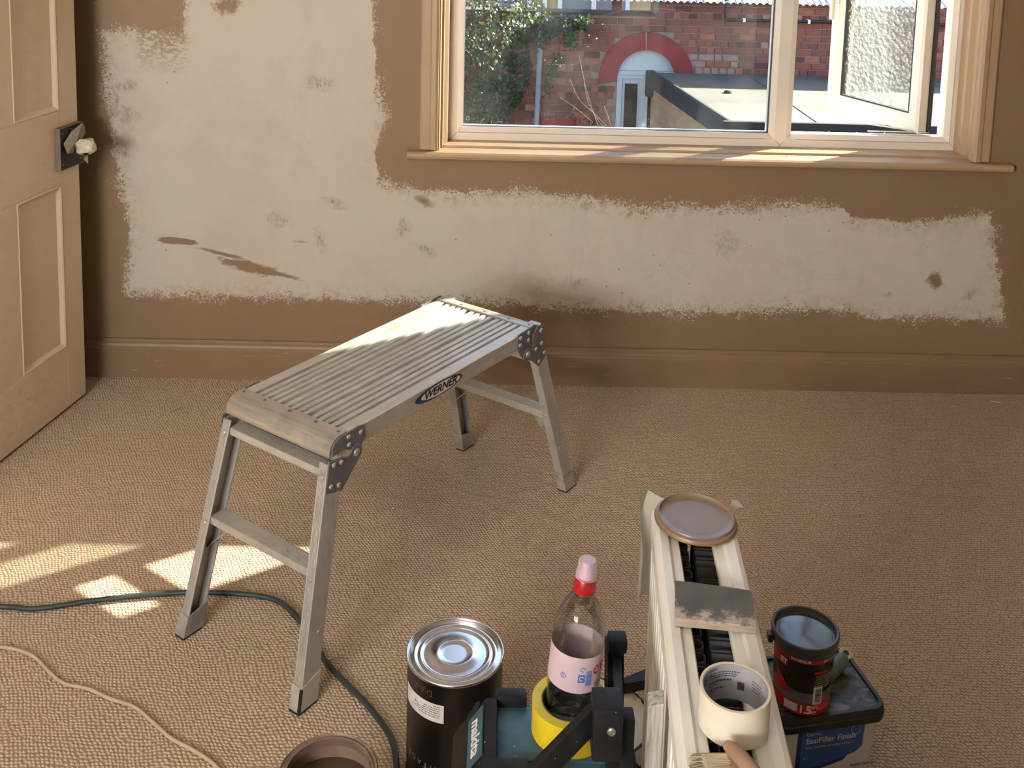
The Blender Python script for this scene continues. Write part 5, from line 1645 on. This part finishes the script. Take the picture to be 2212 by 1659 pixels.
# wall body with door opening left clear
ACX, AZ0, ARI, ARO = 1.722, -0.385, 0.340, 0.550    # arch centre, springing, inner and outer radius
WT = 0.355
bm = bmesh.new()
box(bm, -3.0, ACX - ARI, BY + 0.012, BY + 0.30, GZ, AZ0)
box(bm, ACX + ARI, 12.0, BY + 0.012, BY + 0.30, GZ, AZ0)
box(bm, -3.0, ACX - ARI, BY + 0.012, BY + 0.30, AZ0, WT)
box(bm, ACX + ARI, 12.0, BY + 0.012, BY + 0.30, AZ0, WT)
box(bm, ACX - ARI, ACX + ARI, BY + 0.012, BY + 0.30, AZ0 + ARI, WT)
box(bm, 1.78, 12.0, BY + 0.012, BY + 0.30, WT, 0.545)
# spandrels above the arch soffit
n_ = 16
for k in range(n_):
    a0, a1 = math.pi * k / n_, math.pi * (k + 1) / n_
    p = [(ACX + ARI * math.cos(a0), AZ0 + ARI * math.sin(a0)), (ACX + ARI * math.cos(a1), AZ0 + ARI * math.sin(a1)), (ACX + ARI * math.cos(a1), AZ0 + ARI + 0.001), (ACX + ARI * math.cos(a0), AZ0 + ARI + 0.001)]
    if abs(p[0][0] - p[1][0]) > 1e-4:
        prism(bm, p, BY + 0.012, BY + 0.30, lambda u, v, t_: (u, t_, v))
build('mortar_core', bm, M_MORT, bw)
# bricks
ST, HD, CH, MJ = 0.178, 0.082, 0.068, 0.012
brick_me = {}
def brick_mesh(w, mi):
    key = (round(w, 3), mi)
    if key not in brick_me:
        bm_ = nbox(0, w, 0, 0.05, 0, CH, 0.003, 1)
        bmesh.ops.recalc_face_normals(bm_, faces=bm_.faces)
        me_ = bpy.data.meshes.new('brick')
        bm_.to_mesh(me_); bm_.free()
        me_.materials.append(BRICKS[mi])
        brick_me[key] = me_
    return brick_me[key]
rnd = random.Random(42)
singles, rest = [], []
z = -1.03
row = 0
while z < 0.54:
    x = -1.0 + (0.095 if row % 2 else 0.0)
    header = (row % 4 == 1)
    while x < 6.2:
        w = HD if (header or rnd.random() < 0.18) else ST
        if z + CH > WT and x < 1.80:
            x += w + MJ
            continue
        cx, cz = x + w / 2, z + CH / 2
        rr0 = math.hypot(cx - ACX, cz - AZ0)
        in_arch = (cz > AZ0 - 0.07 and rr0 < ARO + 0.015) or (cz <= AZ0 and abs(cx - ACX) < ARI + (0.03 if cz < AZ0 - 0.07 else ARO - ARI))
        hidden = (x > 1.85 and z < -0.42) or (z < -0.97)
        u_ = rnd.random()
        mi = 0 if u_ < 0.40 else 1 if u_ < 0.58 else 2 if u_ < 0.76 else 3 if u_ < 0.97 else 4
        if 2.22 < cx < 2.75 and -0.36 < cz < -0.06 and rnd.random() < 0.75:
            mi = 4
        if not in_arch and not hidden:
            vis = (0.40 < cx < 3.25 or 3.38 < cx < 4.02)
            (singles if vis else rest).append((x, z, w, mi))
        x += w + MJ
    z += CH + MJ
    row += 1
if len(singles) > 298:
    singles.sort(key=lambda b: -b[2])
    rest += singles[298:]
    singles = singles[:298]
for x, z, w, mi in singles:
    o = bpy.data.objects.new('brick', brick_mesh(w, mi))
    o.location = (x, BY - 0.002 + rnd.uniform(-0.003, 0.003), z)
    o.parent = bw
    COL.objects.link(o)
for mi in range(5):
    bm = bmesh.new()
    for x, z, w, m_ in rest:
        if m_ == mi:
            box(bm, x, x + w, BY, BY + 0.05, z, z + CH)
    if len(bm.verts):
        o = build('brickwork', bm, BRICKS[mi], bw)
        o['kind'] = 'stuff'
    else:
        bm.free()
# coping on the lower stretch of wall, short pier
build('coping', nbox(-3.0, 1.80, BY - 0.03, BY + 0.32, WT, WT + 0.028, 0.004, 1), mat('dark_coping', srgb(74, 58, 54), 0.9), bw)
pr_ = build('pier', nbox(1.300, 1.405, BY - 0.02, BY + 0.10, WT + 0.028, 0.75, 0.004, 1), BRICKS[1], bw)
# painted red arch in two halves with a pale joint at the crown
M_ARCH = mat('red_masonry_paint', srgb(128, 38, 38), 0.75, var=0.06, scale=6)
def ring(a0, a1, ri, ro, n=14, legs=0.0):
    pts = [(ACX + ro * math.cos(a0 + (a1 - a0) * k / n), AZ0 + ro * math.sin(a0 + (a1 - a0) * k / n)) for k in range(n + 1)]
    pts += [(ACX + ri * math.cos(a1 + (a0 - a1) * k / n), AZ0 + ri * math.sin(a1 + (a0 - a1) * k / n)) for k in range(n + 1)]
    return pts
build('arch_stone', prism(bmesh.new(), ring(math.radians(-6), math.radians(91.5), ARI, ARO), BY - 0.030, BY + 0.10, lambda u, v, t_: (u, t_, v)), M_ARCH, bw)
build('arch_stone', prism(bmesh.new(), ring(math.radians(93.2), math.radians(186), ARI, ARO), BY - 0.022, BY + 0.10, lambda u, v, t_: (u, t_, v)), M_ARCH, bw)
build('arch_joint', prism(bmesh.new(), ring(math.radians(91.5), math.radians(93.2), ARI, ARO, 2), BY - 0.018, BY + 0.10, lambda u, v, t_: (u, t_, v)), mat('pale_joint', srgb(170, 160, 150), 0.9), bw)
build('painted_plinth', nbox(0.48, 0.92, BY - 0.012, BY + 0.02, -1.6, -0.86, 0.004, 1), M_ARCH, bw)
# waste pipe with clips
M_PIPE = mat('black_pipe', srgb(32, 30, 34), 0.45)
pp_ = build('waste_pipe', tube(bmesh.new(), [(2.60, BY - 0.06, 0.62), (2.60, BY - 0.06, 0.355), (2.615, BY - 0.06, 0.338), (6.0, BY - 0.06, 0.338)], 0.018, 10), M_PIPE, bw, 40)
for cx in (2.80, 3.55, 4.3):
    build('pipe_clip', nbox(cx, cx + 0.028, BY - 0.085, BY + 0.0, 0.316, 0.360), mat('white_clip', srgb(225, 225, 225), 0.5), pp_)

# white door under the arch
M_WPVC = mat('white_door_plastic', srgb(176, 180, 186), 0.4, var=0.015)
M_DGL = mat('dark_door_glass', srgb(14, 16, 18), 0.08)
gd = tag(empty('garden_door', (ACX, BY + 0.02, 0.0)), 'white arched back door with two narrow dark panes under the red arch', 'door')
R2 = ARI - 0.004
bm = prism(bmesh.new(), [(R2 * math.cos(math.pi * k / 24), AZ0 + 0.09 + (R2 - 0.06) * math.sin(math.pi * k / 24) * 1.12) for k in range(25)], 0.03, 0.06, lambda u, v, t_: (u, t_, v))
build('fanlight_panel', bm, M_WPVC, gd)
bm = bmesh.new()
box(bm, -R2, R2, -0.005, 0.06, AZ0 + 0.035, AZ0 + 0.085, 0.004, 1)
build('transom', bm, M_WPVC, gd)
bm = bmesh.new()
box(bm, -R2, -R2 + 0.06, -0.01, 0.06, GZ + 0.1, AZ0 + 0.035)
box(bm, R2 - 0.06, R2, -0.01, 0.06, GZ + 0.1, AZ0 + 0.035)
box(bm, -R2 + 0.06, R2 - 0.06, -0.01, 0.06, AZ0 + 0.0, AZ0 + 0.035)
build('frame', bm, M_WPVC, gd)
bm = bmesh.new()
L0, L1 = -R2 + 0.065, R2 - 0.065
GLX = ((-0.240, -0.085), (0.035, 0.190))
xs = [L0, GLX[0][0], GLX[0][1], GLX[1][0], GLX[1][1], L1]
gz0, gz1 = -1.75, AZ0 - 0.065
for a, b in ((xs[0], xs[1]), (xs[2], xs[3]), (xs[4], xs[5])):
    box(bm, a, b, 0.01, 0.055, GZ + 0.1, AZ0 - 0.002)
for a, b in GLX:
    box(bm, a, b, 0.01, 0.055, GZ + 0.1, gz0)
    box(bm, a, b, 0.01, 0.055, gz1, AZ0 - 0.002)
build('leaf', bm, M_WPVC, gd)
for a, b in GLX:
    build('pane', nbox(a, b, 0.030, 0.036, gz0, gz1), M_DGL, gd)
    build('glazing_bead', sweep_rect(bmesh.new(), a - 0.012, b + 0.012, gz0 - 0.012, gz1 + 0.012, [(0, 0.012), (0, 0.004), (0.008, 0.004), (0.014, 0.014), (0.014, 0.028), (0, 0.028)]), M_WPVC, gd)

# flat roofed extension
RZ = -0.30
t = NT('weathered_roof_felt')
P_ = t.obj()
c = t.ramp(t.noise(P_, 1.3, 5.0, 0.6), [(0.3, srgb(72, 67, 50)), (0.5, srgb(90, 86, 76)), (0.7, srgb(96, 92, 85))])
c = t.mix(t.mapr(t.noise(t.scalevec(P_, (1, 4, 1)), 1.1, 4.0), 0.55, 0.7, 0.0, 0.6), c, srgb(92, 84, 54))
M_FELT = t.finish(t.principled(c, 0.9))
M_FASC = mat('dark_brown_fascia', srgb(34, 28, 28), 0.85, var=0.12, scale=8)
M_BLKF = mat('black_fascia', srgb(18, 18, 20), 0.8, var=0.1, scale=8)
ex = tag(empty('flat_roof_extension', (0, 0, 0)), 'flat roofed extension with pale felt and black fascia in front of the brick wall', 'building')
def exl(y):      # left edge of the roof, running slightly across
    return 2.10 + (1.80 - 2.10) * (y - 9.15) / (11.95 - 9.15)
bm = bmesh.new()
prism(bm, [(exl(9.15), 9.15), (9.0, 9.15), (9.0, 11.95), (exl(11.95), 11.95)], RZ - 0.05, RZ, lambda u, v, t_: (u, v, t_))
build('roof_deck', bm, M_FELT, ex)
# felt lap seams
for xs_ in (2.9, 3.9, 4.9):
    build('felt_lap', nbox(xs_, xs_ + 0.05, 9.18, 11.95, RZ, RZ + 0.006), M_FELT, ex)
# raised kerb and sloping fascia on the left, fascia along the front
def along(u, v, t_):
    y_ = 9.12 + (11.97 - 9.12) * t_
    return (exl(y_) + u, y_, v)
build('left_kerb', prism(bmesh.new(), [(0.03, RZ), (0.0, RZ + 0.025), (-0.03, RZ + 0.028), (-0.055, RZ + 0.012), (-0.09, RZ - 0.14), (0.03, RZ - 0.14)], 0.0, 1.0, along), M_FASC, ex)
build('kerb_end', nbox(exl(11.9) - 0.10, exl(11.9) - 0.02, 11.80, 11.93, RZ - 0.26, RZ + 0.03), M_BLKF, ex)
build('front_fascia', nbox(exl(9.15) - 0.09, 9.0, 9.08, 9.15, RZ - 0.26, RZ + 0.03, 0.006, 1), M_BLKF, ex)
for xs_ in (2.95, 3.20, 3.45):
    build('fascia_nail', disc_dome(bmesh.new(), (xs_, 9.08, RZ - 0.04), (0, -1, 0), 0.006, 0.004, 8), mat('pale_nail', srgb(225, 225, 220), 0.4), ex)
# side wall of the extension: small tan bricks
bm = bmesh.new()
prism(bm, [(exl(9.2) - 0.03, 9.2), (8.9, 9.2), (8.9, 11.9), (exl(11.9) - 0.03, 11.9)], GZ, RZ - 0.05, lambda u, v, t_: (u, v, t_))
t = NT('tan_stretcher_brick')
P_ = t.obj()
bx_ = t.n('ShaderNodeTexBrick')
sp_ = t.sep(P_)
t.set(bx_, 'Vector', t.comb(sp_[1], sp_[2], 0.0))
bx_.inputs['Scale'].default_value = 1.0
bx_.inputs['Brick Width'].default_value = 0.2
bx_.inputs['Row Height'].default_value = 0.075
bx_.inputs['Mortar Size'].default_value = 0.008
bx_.inputs['Color1'].default_value = srgb(150, 110, 80)
bx_.inputs['Color2'].default_value = srgb(170, 128, 96)
bx_.inputs['Mortar'].default_value = srgb(140, 126, 112)
build('extension_wall', bm, t.finish(t.principled(bx_.outputs[0], 0.9)), ex)
lw_ = tag(build('low_wall', nbox(1.70, 2.02, 9.9, 10.15, GZ, -0.86, 0.01, 1), M_MORT), 'stub of low wall beside the back door', 'wall')
# moss on the roof
bm = bmesh.new()
rnd = random.Random(2)
bmesh.ops.create_icosphere(bm, subdivisions=2, radius=1.0)
for v in bm.verts:
    k = 1 + rnd.uniform(-0.15, 0.15)
    v.co = Vector((v.co.x * 0.045 * k, v.co.y * 0.05 * k, max(-0.002, v.co.z * 0.028 * k)))
ms = build('moss_clump', bm, mat('dark_moss', srgb(40, 46, 26), 0.95, var=0.2, scale=60), None, 60)
ms.location = (2.40, 10.72, RZ + 0.001)
tag(ms, 'small dark moss clump on the flat roof', 'moss')

# corrugated roof over the brick wall
M_CORR = mat('pale_corrugated_sheet', srgb(168, 170, 176), 0.6, var=0.04, scale=5)
bm = bmesh.new()
nx = 420
x0, x1 = 0.90, 7.5
prev = None
for k in range(nx + 1):
    x = x0 + (x1 - x0) * k / nx
    zc = 0.012 * math.sin(2 * math.pi * x / 0.076)
    cur = (bm.verts.new((x, BY - 0.10, 0.535 + zc)), bm.verts.new((x, BY + 2.6, 1.40 + zc)))
    if prev:
        bm.faces.new((prev[0], cur[0], cur[1], prev[1]))
    prev = cur
bmesh.ops.solidify(bm, geom=bm.faces[:], thickness=0.012)
cr = build('corrugated_roof', bm, M_CORR, None, 60)
tag(cr, 'pale corrugated sheet roof above the brick wall', 'roof')
# far yellow-brick house
M_YB = mat('yellow_stock_brick', srgb(150, 126, 90), 0.9, var=0.12, scale=3)
hs = tag(empty('far_house', (0, 22.0, 0)), 'yellow brick house with white windows behind the brick wall', 'building')
build('wall', nbox(-6, 9, 0.0, 6, GZ, 3.2), M_YB, hs)
build('roof', prism(bmesh.new(), [(-0.3, 3.2), (6.3, 3.2), (3.0, 5.4)], -6.2, 9.2, lambda u, v, t_: (t_, u, v)), mat('slate_roof', srgb(84, 84, 92), 0.7), hs)
M_WFR = mat('far_white_frame', srgb(190, 193, 198), 0.5)
for a, b, zt in ((-0.10, 0.66, 0.42), (1.22, 2.74, 0.40), (4.0, 5.3, 0.42)):
    w_ = build('window', sweep_rect(bmesh.new(), a, b, -0.75, zt, [(0, 0.02), (0, -0.05), (0.09, -0.05), (0.09, 0.02)]), M_WFR, hs)
    m_ = (a + b) / 2
    build('mullion', nbox(m_ - 0.05, m_ + 0.05, -0.05, 0.02, -0.70, zt - 0.05), M_WFR, w_)
    build('pane', nbox(a + 0.08, b - 0.08, -0.012, -0.004, -0.70, zt - 0.06), mat('far_glass', srgb(90, 104, 112), 0.1), w_)
build('downpipe', tube(bmesh.new(), [(0.94, -0.08, 3.0), (0.94, -0.08, GZ)], 0.05, 8), M_WFR, hs)

# drainpipe and ivy at the left end of the wall
dp_ = tag(build('drainpipe', tube(bmesh.new(), [(0.482, BY - 0.09, 0.36), (0.474, BY - 0.09, 0.0), (0.458, BY - 0.09, -0.9), (0.45, BY - 0.09, GZ)], 0.030, 14), mat('pale_blue_grey_pipe', srgb(150, 153, 166), 0.45), None, 60), 'pale grey drainpipe on the brick wall half hidden by ivy', 'drainpipe')
t = NT('ivy_leaf')
P_ = t.obj()
oi = t.n('ShaderNodeTexWhiteNoise', noise_dimensions='3D')
t.set(oi, 0, t.scalevec(P_, (9, 9, 9)))
cl = t.ramp(t.noise(P_, 6.0, 3.0), [(0.3, srgb(34, 48, 32)), (0.6, srgb(48, 66, 42)), (0.8, srgb(66, 84, 48))])
df = t.principled(cl, 0.45)
tl = t.n('ShaderNodeBsdfTranslucent')
t.set(tl, 0, t.mix(0.5, cl, srgb(170, 190, 60)))
mx = t.n('ShaderNodeMixShader')
mx.inputs[0].default_value = 0.12
t.t.links.new(df, mx.inputs[1]); t.t.links.new(tl.outputs[0], mx.inputs[2])
M_IVY = t.finish(mx.outputs[0])
rnd = random.Random(77)
iv = tag(empty('ivy_bush', (-0.35, 11.35, GZ)), 'dark green ivy bush covering the left end of the brick wall', 'ivy')
verts, faces = [], []
def leaf(c, s):
    n = Vector((rnd.gauss(0, 0.7), -abs(rnd.gauss(0.6, 0.5)), rnd.gauss(0.45, 0.5))).normalized()
    a = n.orthogonal().normalized()
    a = (a * math.cos(rnd.uniform(0, 6.28)) + n.cross(a) * math.sin(rnd.uniform(0, 6.28))).normalized()
    b = n.cross(a)
    i = len(verts)
    verts.extend([c - a * s * 0.5, c + b * s * 0.42 - a * s * 0.15 + n * s * 0.12, c + a * s * 0.62, c - b * s * 0.42 - a * s * 0.15 + n * s * 0.12])
    faces.extend([(i, i + 1, i + 2), (i, i + 2, i + 3)])
base = Vector((-0.35, 11.35, GZ))
def put(x, y, z, s):
    leaf(Vector((x, y, z)) - base, s)
# main mass (its right outline steps in towards the bottom), then sprays reaching right
def right_edge(z):
    pts = [(-2.8, 0.05), (-0.9, 0.12), (-0.6, 0.36), (-0.3, 0.44), (0.0, 0.40), (0.2, 0.44), (0.35, 0.62), (0.6, 0.5), (1.5, 0.3)]
    for (za, xa_), (zb, xb_) in zip(pts, pts[1:]):
        if za <= z <= zb:
            return xa_ + (xb_ - xa_) * (z - za) / (zb - za)
    return 0.3
for i in range(5200):
    z = rnd.uniform(-1.5, 0.95)
    xr = right_edge(z) - 0.06
    x = xr - abs(rnd.gauss(0, 0.55)) if rnd.random() < 0.6 else rnd.uniform(-1.5, xr)
    d = rnd.random() ** 1.5
    put(x, 11.75 - 0.75 * min(1.0, (xr - x) / 0.35) * (1 - d * 0.8), z, rnd.uniform(0.03, 0.062))
for cx, cz, rx_, rz_, n in [(0.62, 0.27, 0.22, 0.10, 300), (0.86, 0.24, 0.14, 0.12, 200), (0.95, 0.33, 0.10, 0.05, 70), (0.80, 0.08, 0.06, 0.12, 90), (0.66, -0.12, 0.09, 0.05, 70), (0.60, -0.30, 0.08, 0.09, 60), (0.50, 0.10, 0.10, 0.12, 110), (0.56, -0.48, 0.06, 0.08, 40)]:
    for i in range(n):
        put(rnd.gauss(cx, rx_ * 0.5), 11.70 + rnd.uniform(-0.18, 0.15), rnd.gauss(cz, rz_ * 0.5), rnd.uniform(0.03, 0.055))
me = bpy.data.meshes.new('foliage')
me.from_pydata([tuple(v) for v in verts], [], faces)
me.update()
o = link('foliage', me, M_IVY, iv)
o['kind'] = 'stuff'
bm = bmesh.new()
for k in range(9):
    x0_ = rnd.uniform(-0.7, 0.3)
    tube(bm, catmull([(x0_ * 0.4, 0.25, 0.0), (x0_ * 0.7 + rnd.uniform(-0.1, 0.1), 0.25, 1.3), (x0_ + rnd.uniform(-0.1, 0.1), 0.28, 2.4), (x0_ + rnd.uniform(-0.2, 0.4), 0.25, 3.3)], 6), lambda s: 0.03 * (1 - 0.75 * s), 6)
build('stems', bm, mat('ivy_stem', srgb(74, 60, 46), 0.9), iv, 60)
